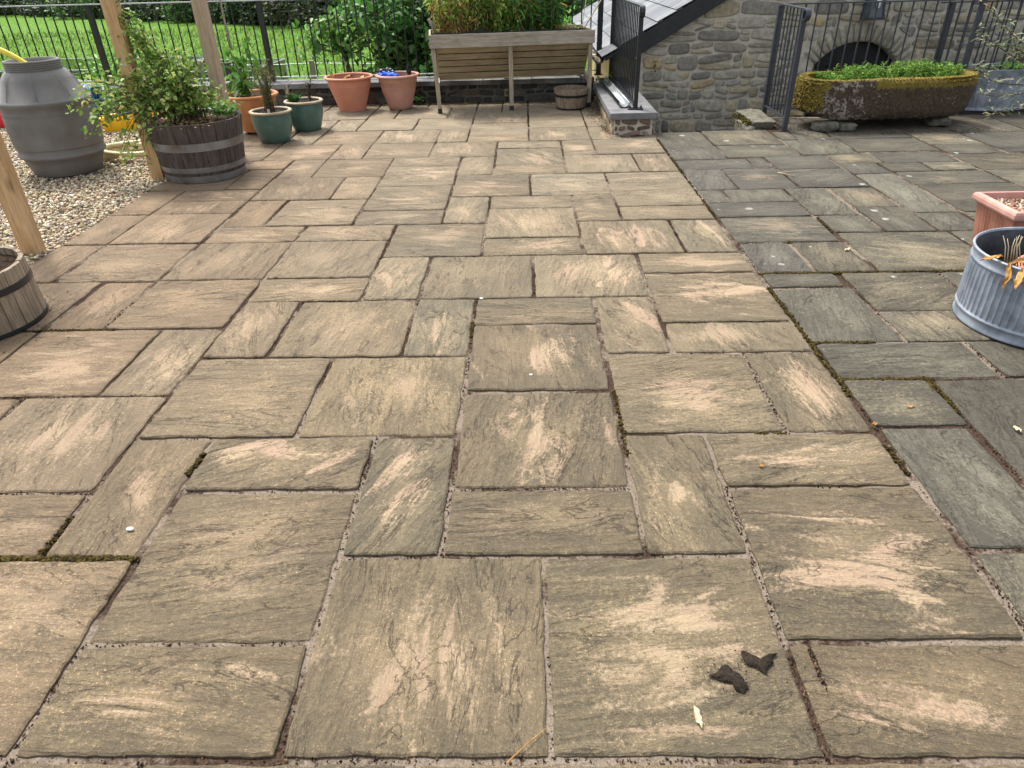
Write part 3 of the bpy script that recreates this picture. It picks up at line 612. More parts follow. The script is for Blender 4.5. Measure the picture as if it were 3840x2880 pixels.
# ------------------------------------------------------------------ rubble masonry
def rubble(mb, x0, x1, z0, z1, F, keep=lambda x, z: True, hmin=.075, hmax=.17, wmin=.12, wmax=.5, gap=.010, depth=.020, cols=None, seed=0):
    cols = cols or [(0.30, 0.28, 0.215), (0.36, 0.315, 0.215), (0.26, 0.25, 0.21), (0.35, 0.325, 0.265), (0.21, 0.195, 0.165), (0.38, 0.30, 0.175), (0.27, 0.20, 0.155)]
    wt = [5, 3, 4, 4, 1.2, .5, .25]
    rnd = random.Random(seed); z = z0; k = 0
    def yb(x, k, b): return b + 0.022 * noise.noise((x * 1.7, k * 3.3, seed)) if k > 0 else b
    while z < z1:
        h = rnd.uniform(hmin, hmax); x = x0 - rnd.random() * .15
        while x < x1:
            wd = min(wmax, max(wmin, rnd.gauss(h * 2.1, .12)))
            subs = [(x, x + wd, 0.0, 1.0)]
            if h > .115 and rnd.random() < .33: m_ = rnd.uniform(.35, .65); subs = [(x, x + wd, 0, m_), (x, x + wd, m_, 1)]
            elif h > .12 and rnd.random() < .2: m_ = rnd.uniform(.35, .65); t_ = rnd.uniform(.35, .6); subs = [(x, x + wd * t_, 0, m_), (x, x + wd * t_, m_, 1), (x + wd * t_, x + wd, 0, 1)]
            for (a, b, p, q) in subs:
                a2, b2 = max(a, x0), min(b, x1)
                if b2 - a2 < .04: continue
                def zz(t, xx): 
                    lo = yb(xx, k, z); hi = yb(xx, k + 1, z + h); return lo + (hi - lo) * t
                cx_, cz_ = (a2 + b2) / 2, zz((p + q) / 2, (a2 + b2) / 2)
                pts = []; nn = 20; sk = rnd.gauss(0, .012)
                for t in range(nn):
                    th = 2 * math.pi * t / nn; c_, s_ = math.cos(th), math.sin(th); e = 0.42 + .12 * rnd.random()
                    ux = math.copysign(abs(c_) ** e, c_); uz = math.copysign(abs(s_) ** e, s_)
                    xx = cx_ + ux * ((b2 - a2) / 2 - gap) ; tt = (p + q) / 2 + uz * (q - p) / 2
                    Z = zz(tt, xx) - math.copysign(gap, uz) * abs(uz) + sk * ux
                    nz = 1 + .11 * noise.noise((xx * 13 + seed, Z * 13, k)); pts.append((cx_ + (xx - cx_) * nz, cz_ + (Z - cz_) * nz))
                if not all(keep(px, pz) for px, pz in pts): 
                    cut = [q_ for q_ in pts if keep(*q_)]
                    if len(cut) < nn * .6: continue
                    ok = cut[:]; pts = [q_ if keep(*q_) else min(ok, key=lambda o_: (o_[0] - q_[0]) ** 2 + (o_[1] - q_[1]) ** 2) for q_ in pts]
                dp = depth * rnd.uniform(.5, 1.2)
                vs = []
                for (sc_, d_) in ((1.0, 0.0), (0.985, dp * .6), (0.90, dp * .95), (0.55, dp)):
                    for (px, pz) in pts:
                        X = cx_ + (px - cx_) * sc_; Z = cz_ + (pz - cz_) * sc_
                        vs.append(F(X, Z, d_ + .35 * dp * noise.noise((X * 22, Z * 22, seed + k)) * (sc_ < .99)))
                vs.append(F(cx_, cz_, dp))
                fs = [(r * nn + t, r * nn + (t + 1) % nn, (r + 1) * nn + (t + 1) % nn, (r + 1) * nn + t) for r in range(3) for t in range(nn)]
                fs += [(3 * nn + t, 3 * nn + (t + 1) % nn, 4 * nn) for t in range(nn)]
                c = rnd.choices(cols, wt)[0]; v = rnd.gauss(1, .14); mb.add(vs, fs, tuple(max(.02, u_ * v) for u_ in c))
            x += wd
        z += h; k += 1

# ------------------------------------------------------------------ stone house below (gable wall, roof, arch, lamp, tap)
YW = 8.9
house = thing('stone_house', (1.36, YW, -2.6), 'rubble stone house gable with slate roof and arched black doorway', 'house')
HL = Vector((1.36, YW, -2.6))
def roofz(x): return 0.78 + (x - 1.39) * 0.575
AX, AHW, ASP, ARISE = 3.90, 0.485, 0.375, 0.235; ARr = (AHW ** 2 + ARISE ** 2) / (2 * ARISE); ACZ = ASP + ARISE - ARr
def in_arch(x, z, grow=0.0):
    if z < ASP: return abs(x - AX) < AHW + (0.0 if grow < .01 else 0.015)
    return (x - AX) ** 2 + (z - ACZ) ** 2 < (ARr + grow) ** 2 and abs(x - AX) < AHW + grow * 1.05
mb = MB()
rubble(mb, 1.40, 6.6, -1.3, 1.75, lambda X, Z, d: (X - HL.x, -d, Z - HL.z), keep=lambda x, z: z < roofz(x) - .17 and not in_arch(x, z, .21), seed=3, wmax=.5)
# voussoirs
a0 = math.atan2(ASP - ACZ, AHW); nv = 17
for q in range(nv):
    t0 = a0 + (math.pi - 2 * a0) * q / nv; t1 = a0 + (math.pi - 2 * a0) * (q + 1) / nv; e = .012
    t0 += e; t1 -= e; r0, r1 = ARr + .004, ARr + .185 + random.uniform(-.02, .02); pts = []
    for (t, r_) in [(t0, r0), (t0, (r0 + r1) / 2), (t0, r1), ((t0 + t1) / 2, r1 + .008), (t1, r1), (t1, (r0 + r1) / 2), (t1, r0), ((t0 + t1) / 2, r0)]: pts.append((AX + r_ * math.cos(t), ACZ + r_ * math.sin(t)))
    cx_ = sum(p[0] for p in pts) / 8; cz_ = sum(p[1] for p in pts) / 8; vs = []
    for (s_, d) in ((1, -.02), (1, .012), (.86, .024)):
        for p in pts: vs.append((cx_ + (p[0] - cx_) * s_ - HL.x, -d - .004 * random.random(), cz_ + (p[1] - cz_) * s_ - HL.z))
    vs.append((cx_ - HL.x, -.026, cz_ - HL.z)); v = random.gauss(1, .12)
    mb.add(vs, [(r * 8 + (t + 1) % 8, r * 8 + t, (r + 1) * 8 + t, (r + 1) * 8 + (t + 1) % 8) for r in range(2) for t in range(8)] + [(16 + (t + 1) % 8, 16 + t, 24) for t in range(8)], (0.31 * v, .29 * v, .22 * v))
mb.build('stonework', M['stone'], house)
mb = MB()   # mortar face with the arch cut out
xs = [1.36 + .04 * i for i in range(int((6.7 - 1.36) / .04) + 1)]
for a, b in zip(xs, xs[1:]):
    zt0, zt1 = roofz(a) - .06, roofz(b) - .06
    def arch_top(x):
        if abs(x - AX) >= AHW: return None
        return ACZ + math.sqrt(max(0, ARr ** 2 - (x - AX) ** 2))
    t0_, t1_ = arch_top(a), arch_top(b)
    if t0_ is None and t1_ is None:
        mb.add([(a - HL.x, 0, 0), (b - HL.x, 0, 0), (b - HL.x, 0, zt1 - HL.z), (a - HL.x, 0, zt0 - HL.z)], [(0, 1, 2, 3)])
    else:
        t0_ = t0_ or ASP; t1_ = t1_ or ASP
        mb.add([(a - HL.x, 0, t0_ - HL.z), (b - HL.x, 0, t1_ - HL.z), (b - HL.x, 0, zt1 - HL.z), (a - HL.x, 0, zt0 - HL.z)], [(0, 1, 2, 3)])
        mb.add([(a - HL.x, 0, t0_ - HL.z), (b - HL.x, 0, t1_ - HL.z), (b - HL.x, .22, t1_ - HL.z), (a - HL.x, .22, t0_ - HL.z)], [(0, 1, 2, 3)])
for sx_ in (-1, 1): mb.add([(AX + sx_ * (AHW) - HL.x, 0, 0), (AX + sx_ * AHW - HL.x, .22, 0), (AX + sx_ * AHW - HL.x, .22, ASP + .03 - HL.z), (AX + sx_ * AHW - HL.x, 0, ASP + .03 - HL.z)], [(0, 1, 2, 3)])
mb.build('mortar_face', M['mortar'], house, smooth=False)
mb = MB()
mb.add([(-.003, 0.002, 0), (-.003, 6, 0), (-.003, 6, .45 + 2.6), (-.003, 0.002, .45 + 2.6)], [(0, 3, 2, 1)])
mb.build('side_wall', M['brick'], house, smooth=False)
mb = MB()   # black door in the arch
box(mb, AX - AHW - HL.x, AX + AHW - HL.x, .16, .20, .4, 3.5)
d_ = mb.build('door', M['blackboard'], house, smooth=False)
mb = MB()
box(mb, AX - AHW + .03 - HL.x, AX + AHW - .03 - HL.x, .125, .158, ASP - .03 - HL.z, ASP + .015 - HL.z)
box(mb, AX - AHW + .01 - HL.x, AX - AHW + .06 - HL.x, .12, .157, .4, ASP - .032 - HL.z); box(mb, AX + AHW - .06 - HL.x, AX + AHW - .01 - HL.x, .12, .157, .4, ASP - .032 - HL.z)
for q in range(6): box(mb, AX - .40 + q * .135 - HL.x, AX - .275 + q * .135 - HL.x, .145, .158, .4, ASP - .034 - HL.z)
mb.build('door_frame', M['blackboard'], d_, smooth=False)
# roof
sl_ = math.atan(.575); ux, uz = math.cos(sl_), math.sin(sl_)
mb = MB(); rr = random.Random(5)
for i in range(16):
    for j in range(24):
        w_ = .262; e_ = .235; s0 = i * e_ - .02; y0_ = -.10 + (j + .5 * (i % 2)) * w_ - .13; L = .30
        if j == 0 and i % 2 == 0: y0_ = -.10 - .0
        ya, yb_ = max(-.10, y0_ + .004), y0_ + w_ - .004
        if yb_ < -.05: continue
        lift = .018; v = rr.gauss(1, .2); base = rr.choice([(0.075, 0.083, 0.095), (0.10, 0.108, 0.118), (0.06, 0.068, 0.08), (0.13, 0.135, 0.14)])
        def Q(s, y, n_): x = .93 - 1.36 + s * ux - n_ * uz; z = .515 + 2.6 + s * uz + n_ * ux; return (x, y, z)
        t = rr.uniform(-.003, .003)
        vs = [Q(s0, ya, lift), Q(s0, yb_, lift + t), Q(s0 + L, yb_, .002), Q(s0 + L, ya, .002), Q(s0, ya, lift - .009), Q(s0, yb_, lift - .009 + t), Q(s0 + L, yb_, -.006), Q(s0 + L, ya, -.006)]
        mb.add(vs, [(0, 1, 2, 3), (4, 7, 6, 5), (0, 4, 5, 1), (1, 5, 6, 2), (3, 2, 6, 7), (0, 3, 7, 4)], tuple(v * b for b in base))
mb.build('slate_roof', M['slate'], house, smooth=False)
mb = MB()
for (a, b, n_) in ((0, 3.9, -.012),):
    def Q(s, y, n_): return (.93 - 1.36 + s * ux - n_ * uz, y, .515 + 2.6 + s * uz + n_ * ux)
    mb.add([Q(a, -.08, -.012), Q(b, -.08, -.012), Q(b, 6, -.012), Q(a, 6, -.012), Q(a, -.08, -.05), Q(b, -.08, -.05), Q(b, 6, -.05), Q(a, 6, -.05)], BF)
    mb.add([Q(a + .1, -.095, -.014), Q(b, -.095, -.014), Q(b, -.06, -.014), Q(a + .1, -.06, -.014), Q(a + .26, -.095, -.19), Q(b, -.095, -.19), Q(b, -.06, -.19), Q(a + .26, -.06, -.19)], BF)
mb.build('bargeboard', M['blackboard'], house, smooth=False)
def gutter_mesh(mb, L, r, ax='y', th=.003):
    n = 12; vs = []
    for y in (0, L):
        for rr_ in (r, r - th):
            for k in range(n + 1): t = math.pi + math.pi * k / n; vs.append((rr_ * math.cos(t), y, rr_ * math.sin(t)))
    m_ = n + 1; fs = []
    for k in range(n):
        fs += [(k, k + 1, 2 * m_ + k + 1, 2 * m_ + k), (m_ + k + 1, m_ + k, 3 * m_ + k, 3 * m_ + k + 1), (k + 1, k, m_ + k, m_ + k + 1), (2 * m_ + k, 2 * m_ + k + 1, 3 * m_ + k + 1, 3 * m_ + k)]
    fs += [(0, 2 * m_, 3 * m_, m_), (n, m_ + n, 3 * m_ + n, 2 * m_ + n)]
    mb.add(vs, fs)
mb = MB(); gutter_mesh(mb, 6, .065); tube(mb, [(-.065, 0, 0), (-.065, 6, 0)], .006, 6)
g_ = mb.build('gutter', M['blackmetal'], house); g_.location = (.87 - 1.36, -.16, .515 + 2.6)
mb = MB()
for q in range(60): box(mb, -.05 + .1 * random.random() - .02, -.02 + .05 * random.random(), .02 + q * .05, .05 + q * .05, -.045, -.02 - .015 * random.random())
mb.build('gutter_litter', M['paleleaf'], g_, smooth=False)['kind'] = 'stuff'
# wall lantern
lan = thing('wall_lantern', (3.905, YW - .03, .86), 'dark box lantern on the stone wall above the arch', 'lamp')
mb = MB()
def fr(z, w_, y0_, y1_): return [(-w_, y0_, z), (w_, y0_, z), (w_, y1_, z), (-w_, y1_, z)]
lo, hi = fr(0, .085, -.19, -.02), fr(.30, .062, -.165, -.02)
for q in range(4): beam(mb, lo[q], hi[q], .016, .016)
for s_ in (lo, hi):
    for q in range(4): beam(mb, s_[q], s_[(q + 1) % 4], .018, .018)
box(mb, -.092, .092, -.20, -.015, -.016, -.004); box(mb, -.07, .07, -.018, 0.03, -.02, .34); box(mb, -.075, .075, -.175, -.01, .31, .34)
mb.build('frame', M['greymetal'], lan, smooth=False)
mb = MB(); vs = [tuple(Vector(p) * 1.0 - Vector((0, 0, 0))) for p in lo + hi]; vs = [(x * .9, y * .93 - .006, z + .006) for x, y, z in vs]; mb.add(vs, BF); mb.build('glass', M['glassdark'], lan, smooth=False)
mb = MB(); tube(mb, [(0, -.196, .10), (0, -.192, .22), (0, -.19, .24)], [.022, .024, .008], 12); mb.build('bulb', M['bulb'], lan)
# brass tap
tap = thing('outside_tap', (1.535, YW - .03, .40), 'small brass tap on the stone wall right of the black handrail', 'tap')
mb = MB(); tube(mb, [(0, .03, 0), (0, -.04, 0), (0, -.07, -.005), (0, -.085, -.03), (0, -.085, -.05)], [.012, .012, .012, .010, .009], 10); tube(mb, [(0, -.045, 0), (0, -.045, .05)], .008, 8); mb.build('spout', M['brass'], tap)
mb = MB(); tube(mb, [(-.025, -.045, .055), (.025, -.045, .055)], .006, 8); mb.build('handle', M['brass'], tap)
# garden path glimpsed below, stairs down between the two railings
mb = MB()
for q in range(9): box(mb, XE + .003, 2.38, 7.223 + q * .18, 7.223 + (q + 1) * .18 - .001 if q < 8 else 8.86, -2.61, -.20 - .19 * q)
tag(mb.build('stone_steps', M['concrete'], smooth=False), kind='structure')
# extra stones: mossy block at the stair head
blk = thing('mossy_step_block', (2.33, 7.42, 0), 'rough moss-edged stone block beside the right-hand railing foot', 'stone')
def rock(mb, c, s, seed=0, n=14, m=8, amp=.18, flat=.5, col=None):
    vs = []
    for i in range(m + 1):
        ph = math.pi * i / m
        for k in range(n):
            th = 2 * math.pi * k / n; x, y, z = math.sin(ph) * math.cos(th), math.sin(ph) * math.sin(th), math.cos(ph)
            x, y, z = [math.copysign(abs(q) ** flat, q) for q in (x, y, z)]
            d = 1 + amp * fbm(x * 1.6 + seed, y * 1.6, z * 1.6); vs.append((c[0] + x * s[0] * d, c[1] + y * s[1] * d, c[2] + z * s[2] * d))
    mb.add(vs, [(i * n + k, (i + 1) * n + k, (i + 1) * n + (k + 1) % n, i * n + (k + 1) % n) for i in range(m) for k in range(n)], col)
mb = MB(); rock(mb, (.09, .22, .02), (.12, .36, .05), 3, 30, 16, .16, .35); rock(mb, (.0, .12, -.06), (.09, .26, .07), 8, 24, 12, .2, .4)
mb.build('block', M['propstone'], blk)
N = 900; Pp = np.stack([RG.normal(0.0, .035, N), RG.uniform(-.05, .45, N), RG.uniform(-.05, .055, N)], 1); Pp[:, 0] -= .02; s_ = RG.uniform(.004, .010, N)
cloud('moss', ICO[0], ICO[1], Pp, euler_mats(RG.normal(0, 1, N), RG.normal(0, 1, N), RG.uniform(0, 6.28, N)), np.stack([s_, s_, s_], 1), pal(N, [(.06, .05, .012), (.10, .08, .015), (.04, .03, .012)]), M['moss'], blk, smooth=True, jitter=.2)['kind'] = 'stuff'

# ------------------------------------------------------------------ low wall with coping, pier
low = thing('low_wall', (-2.6, 9.19, 0), 'low dark stone wall with grey coping under the black fence', 'wall')
mb = MB(); dk = [(0.055, 0.05, 0.042), (0.09, 0.08, 0.062), (0.04, 0.04, 0.038), (0.12, 0.10, 0.075), (0.07, 0.07, 0.06), (0.13, 0.10, 0.06), (0.08, 0.05, 0.04)]
rubble(mb, -8.9, XE - .40, -.02, .20, lambda X, Z, d: (X + 2.6, -d, Z), seed=9, hmin=.06, hmax=.12, wmin=.12, wmax=.5, depth=.02, cols=dk)
mb.build('stonework', M['stone'], low)
mb = MB(); box(mb, -6.4, XE - .4 + 2.6, .003, .26, -.02, .199); mb.build('core', M['concrete'], low, smooth=False)
mb = MB(); x = -8.9; rr = random.Random(4)
while x < XE - .42:
    L = .60; x1_ = min(x + L - .007, XE - .415); t = rr.uniform(-.003, .003)
    box(mb, x + 2.6, x1_ + 2.6, -.07, .145, .200, .258 + t); box(mb, x + 2.6 - .1, x1_ + 2.6 - .1, .152, .34, .200, .256 - t); x += L
mb.build('coping', M['coping_old'], low, smooth=False, bevel=.005)
pier = thing('stair_wall', (XE - .20, 7.14, 0), 'short stone pier wall topped by smooth grey coping beside the planter', 'wall')
PX = XE - .20
mb = MB(); brn = [(0.17, 0.12, 0.085), (0.12, 0.095, 0.07), (0.21, 0.17, 0.12), (0.10, 0.085, 0.07), (0.16, 0.14, 0.11), (0.24, 0.14, 0.09), (0.18, 0.11, 0.08)]
rubble(mb, -.19, .19, -.03, .14, lambda X, Z, d: (X, -d, Z), seed=21, hmin=.05, hmax=.09, wmin=.08, wmax=.22, cols=brn, depth=.016)
rubble(mb, 0, 2.05, -.03, .14, lambda X, Z, d: (-.19 - d, 2.05 - X, Z), seed=22, hmin=.06, hmax=.10, wmin=.08, wmax=.25, cols=[(0.24, .19, .13)] * 7, depth=.018)
mb.build('stonework', M['stone'], pier)
mb = MB(); box(mb, -.188, .188, .002, 2.2, -.03, .141); mb.build('core', M['mortar'], pier, smooth=False)
mb = MB(); box(mb, -.235, .225, -.035, .93, .143, .206); box(mb, -.233, .223, .934, 1.93, .143, .2055); box(mb, -.17, .223, 1.934, 2.36, .143, .2035)
mb.build('coping', M['coping'], pier, smooth=False, bevel=.006)

# ------------------------------------------------------------------ black steel fence and railings
fence = thing('garden_fence', (-3.18, 9.40, .25), 'long black steel railing fence along the low wall above the field', 'fence')
posts = [-9.42, -7.34, -5.26, -3.18, -1.10, 0.93]
mb = MB(); beam(mb, (-9.5 + 3.18, 0, .905), (.95 + 3.18, 0, .905), .045, .012); mb.build('top_rail', M['galvpipe'], fence, smooth=False)
mb = MB(); beam(mb, (-9.5 + 3.18, 0, .055), (.93 + 3.18, 0, .055), .035, .010); mb.build('bottom_rail', M['galvpipe'], fence, smooth=False)
for px in posts:
    mb = MB(); box(mb, px + 3.18 - .03, px + 3.18 + .03, -.03, .03, 0, .90)
    box(mb, px + 3.18 - .05, px + 3.18 + .05, -.05, .05, 0, .008)
    for z in (.36, .60): tube(mb, [(px + 3.18 - .036, -.005, z), (px + 3.18 + .036, -.005, z)], .008, 6)
    mb.build('post', M['blackmetal'], fence, smooth=False)
nb = 0
for a, b in zip(posts, posts[1:]):
    for q in range(1, 18):
        x = a + (b - a) * q / 18 + 3.18
        if nb >= 100: break
        if x - 3.18 < -7.6: continue
        mb = MB(); tube(mb, [(x, 0, .058), (x + random.uniform(-.002, .002), 0, .90)], .0085, 6, cap=False); mb.build('bar', M['blackmetal'], fence); nb += 1

def curl(mb, p, dirv, w_, th=.012):
    # flat handrail ending in a short downward scroll
    d = Vector(dirv).normalized(); prev = None; s = d.cross(Vector((0, 0, 1))).normalized() * w_ / 2
    pts = [Vector(p) + d * (.045 * math.sin(t)) + Vector((0, 0, -.045 + .045 * math.cos(t))) for t in [math.pi * 1.25 * k / 12 for k in range(13)]]
    vs = []
    for k, q in enumerate(pts):
        t = math.pi * 1.25 * k / 12; nrm = (d * math.sin(t) + Vector((0, 0, 1)) * math.cos(t)) * th / 2
        vs += [q - s - nrm, q + s - nrm, q + s + nrm, q - s + nrm]
    fs = [(0, 1, 2, 3)]
    for k in range(12):
        o = k * 4; fs += [(o + i, o + (i + 1) % 4, o + 4 + (i + 1) % 4, o + 4 + i) for i in range(4)]
    fs.append((48, 51, 50, 49)); mb.add(vs, fs)
# left handrail on the pier
h1 = thing('handrail', (1.105, 7.30, .206), 'black handrail panel standing on the grey coping beside the wooden planter', 'railing', 'short stair railings')
mb = MB(); box(mb, -.02, .02, -.02, .02, 0, .90); box(mb, -.075, .075, -.045, .045, 0, .012)
for sx_ in (-1, 1): tube(mb, [(sx_ * .055, -.005, .012), (sx_ * .055, -.005, .035)], .009, 6)
mb.build('post', M['blackmetal'], h1, smooth=False)
mb = MB(); box(mb, -.02 - .03, .02 - .03, 2.02, 2.06, 0, .90); mb.build('post', M['blackmetal'], h1, smooth=False)
mb = MB(); beam(mb, (0, -.02, .905), (-.03, 2.08, .905), .05, .012); curl(mb, (0, -.02, .905), (0, -1, 0), .05); mb.build('top_rail', M['blackmetal'], h1, smooth=False)
mb = MB(); beam(mb, (0, 0, .06), (-.03, 2.04, .06), .035, .012); mb.build('bottom_rail', M['blackmetal'], h1, smooth=False)
for q in range(1, 19):
    t = q / 19; mb = MB(); tube(mb, [(-.03 * t, 2.04 * t, .06), (-.03 * t, 2.04 * t, .90)], .0075, 6, cap=False); mb.build('bar', M['blackmetal'], h1)
# right handrail: short return by the stair head
h2 = thing('handrail', (2.56, 7.13, 0), 'dark grey handrail panel at the stair head, left of the mossy trough', 'railing', 'short stair railings')
h2['category'] = 'railing'
PF = (-.01, .66)
mb = MB(); box(mb, -.022, .022, -.022, .022, 0, 1.05); mb.build('post', M['greymetal'], h2, smooth=False)
mb = MB(); box(mb, PF[0] - .022, PF[0] + .022, PF[1] - .022, PF[1] + .022, 0.03, 1.06); mb.build('post', M['greymetal'], h2, smooth=False)
mb = MB(); beam(mb, (0, -.03, 1.065), (PF[0], PF[1] + .02, 1.075), .05, .012); curl(mb, (0, -.03, 1.065), (0.25, -1, 0), .05); mb.build('top_rail', M['greymetal'], h2, smooth=False)
mb = MB(); beam(mb, (0, 0, .13), (PF[0], PF[1], .13), .035, .012); mb.build('bottom_rail', M['greymetal'], h2, smooth=False)
for q in range(1, 7):
    t = q / 7; mb = MB(); tube(mb, [(PF[0] * t, PF[1] * t, .13), (PF[0] * t, PF[1] * t, 1.06)], .0075, 6, cap=False); mb.build('bar', M['greymetal'], h2)
def long_rail(name, p, dx, dy, L, z0, zt, label, group=None, postsp=(0,), sp=.115, slope=0.0, mat='greymetal'):
    o = thing(name, p, label, 'railing', group); d = Vector((dx, dy, 0)).normalized()
    def at(s, z): q = d * s; return (q.x, q.y, z + slope * s)
    mb = MB(); beam(mb, at(0, zt), at(L, zt), .05, .012); mb.build('top_rail', M[mat], o, smooth=False)
    mb = MB(); beam(mb, at(0, z0), at(L, z0), .035, .012); mb.build('bottom_rail', M[mat], o, smooth=False)
    for s in postsp:
        mb = MB(); beam(mb, at(s, z0 - .12), at(s, zt), .045, .045, (0, 1, 0)); mb.build('post', M[mat], o, smooth=False)
    n = int(L / sp)
    for q in range(1, n):
        s = q * L / n
        if any(abs(s - t) < .04 for t in postsp): continue
        mb = MB(); tube(mb, [at(s, z0), at(s, zt)], .008, 6, cap=False); mb.build('bar', M[mat], o)
    return o
long_rail('terrace_railing', (2.57, 7.81, 0), 1, .012, 3.3, .13, 1.07, 'dark grey railing behind the mossy trough in front of the arch', 'long railings above the stairwell', (1.98, 3.28))
long_rail('stair_railing', (4.42, 8.35, 0), 1, 0.0, 2.0, .10, 1.02, 'dark railing beyond the stairwell, seen through the bars at the right edge', 'long railings above the stairwell', (.12, 1.15), .105)

# loose gutter on the coping
gt = MB(); gutter_mesh(gt, 1.85, .058); g2 = gt.build('loose_gutter', M['blackmetal']); g2.location = (1.005, 7.36, .268); g2.rotation_euler = (0, rad(8), rad(1.5))
gt2 = MB(); gutter_mesh(gt2, 1.80, .0535, th=.002); i2 = gt2.build('lining', M['galvpipe'], g2); i2.location = (0, .01, 0)
tag(g2, 'loose black half-round gutter lying on the grey coping', 'gutter')

# ------------------------------------------------------------------ pergola posts
def post(name, x, y, w_, h, mat, label):
    mb = MB(); n = 26; vs = []
    for i in range(n + 1):
        z = h * i / n - (0.03 if i == 0 else 0)
        for (a, b) in ((-1, -1), (1, -1), (1, 1), (-1, 1)):
            vs.append((a * w_ / 2 + .0012 * noise.noise((z * 3, a, b)), b * w_ / 2 + .0012 * noise.noise((z * 3, b, a + 4)), z))
    fs = [(i * 4 + k, i * 4 + (k + 1) % 4, (i + 1) * 4 + (k + 1) % 4, (i + 1) * 4 + k) for i in range(n) for k in range(4)] + [(3, 2, 1, 0), (n * 4, n * 4 + 1, n * 4 + 2, n * 4 + 3)]
    mb.add(vs, fs); o = mb.build(name, mat, smooth=False, bevel=.004); o.location = (x, y, 0)
    return tag(o, label, 'post', 'timber posts of the pergola')
post('timber_post', -3.105, 4.095, .10, 2.35, M['post'], 'warm new timber post nearest the camera, standing in the gravel at the left edge')
post('timber_post', -3.085, 5.83, .10, 2.35, M['post'], 'timber post rising out of the gravel behind the climber, with green algae at its foot')
post('timber_post', -2.66, 6.42, .10, 2.35, M['post2'], 'greyer knotty timber post behind the half barrel and orange pot')
tp = MB(); tube(tp, [(-3.56, 9.28, .25), (-3.585, 9.28, .75), (-3.60, 9.28, 1.9)], .012, 8); tube(tp, [(-3.588, 9.28, .80), (-3.588, 9.28, .83)], .02, 10)
tag(tp.build('metal_pole', M['oldwood']), 'thin jointed pole standing by the fence just right of the greyer timber post', 'pole')

# ------------------------------------------------------------------ grey water barrel
bar = thing('water_barrel', (-4.015, 6.106, 0), 'large grey plastic barrel with screw neck standing on the gravel', 'barrel')
mb = MB()
prof = [(0.0, .004), (.25, .004), (.268, .018), (.292, .10), (.312, .150), (.327, .158), (.338, .172), (.338, .186), (.326, .198), (.328, .235), (.338, .24), (.344, .30), (.348, .40), (.344, .49), (.342, .495), (.346, .508), (.340, .52), (.336, .56),
        (.348, .575), (.352, .592), (.344, .606), (.326, .612), (.262, .755), (.226, .812), (.205, .822)]
def ribf(r, z, t, j):
    if .62 < z < .80:
        a = (t * 8 / (2 * math.pi)) % 1; return r + (.012 if abs(a - .5) < .05 else 0)
    return r
lathe(mb, prof, 128, rf=ribf); mb.build('body', M['barrel'], bar, auto=50)
mb = MB(); pr = [(.205, .822)]
for q in range(5): pr += [(.203, .826 + q * .014), (.208, .829 + q * .014), (.208, .834 + q * .014), (.200, .837 + q * .014)]
pr += [(.200, .896), (.186, .896), (.184, .80), (.25, .72), (.25, .60)]
lathe(mb, pr, 96); disc(mb, .25, .60, amp=0); mb.build('neck', M['barrel'], bar)
hp = MB(); pts = []
for q in range(40):
    t = q / 39; pts.append((-3.93 - 1.0 * t, 6.02 - .10 * t, .80 + 1.05 * t * (1 - t * 1.15) - .35 * max(0, t - .5)))
tube(hp, pts, .022, 14); tag(hp.build('yellow_hose', M['hoseY']), 'bright yellow hose looping into the mouth of the grey barrel', 'hose')
# cream coiled hose on the gravel
mb = MB(); pts = []; n = 520
for q in range(n):
    t = q / n * 2 * math.pi * 3.4; r_ = 1 + .10 * math.sin(t * .37) ; pts.append((-3.60 + .36 * r_ * math.cos(t) + .03 * math.sin(t * .6), 6.62 + .21 * r_ * math.sin(t) + .03 * math.cos(t * 1.3), .028 + .022 * (q / n) * 3 + .012 * math.sin(t * 1.7)))
tube(mb, pts, [.021 + .0028 * (1 if q % 2 else -1) for q in range(n)], 10)
tag(mb.build('coiled_hose', M['hoseC']), 'coil of cream ribbed hose lying on the gravel right of the grey barrel', 'hose')
# red can
can = thing('fuel_can', (-6.02, 8.2, 0), 'red plastic can standing at the far left behind the timber post', 'can')
mb = MB(); vs = []
for z, a, b in ((0, .13, .09), (.02, .15, .11), (.20, .15, .11), (.26, .13, .10), (.30, .05, .05)):
    for k in range(24): t = 2 * math.pi * k / 24; vs.append((a * math.copysign(abs(math.cos(t)) ** .5, math.cos(t)), b * math.copysign(abs(math.sin(t)) ** .5, math.sin(t)), z))
mb.add(vs, [(j * 24 + k, j * 24 + (k + 1) % 24, (j + 1) * 24 + (k + 1) % 24, (j + 1) * 24 + k) for j in range(4) for k in range(24)] + [tuple(96 + k for k in range(24))]); mb.build('body', M['red'], can)
mb = MB(); tube(mb, [(-.10, 0, .26), (-.06, 0, .35), (.05, 0, .36), (.12, 0, .26), (.13, 0, .2)], .018, 10); mb.build('handle', M['red'], can)
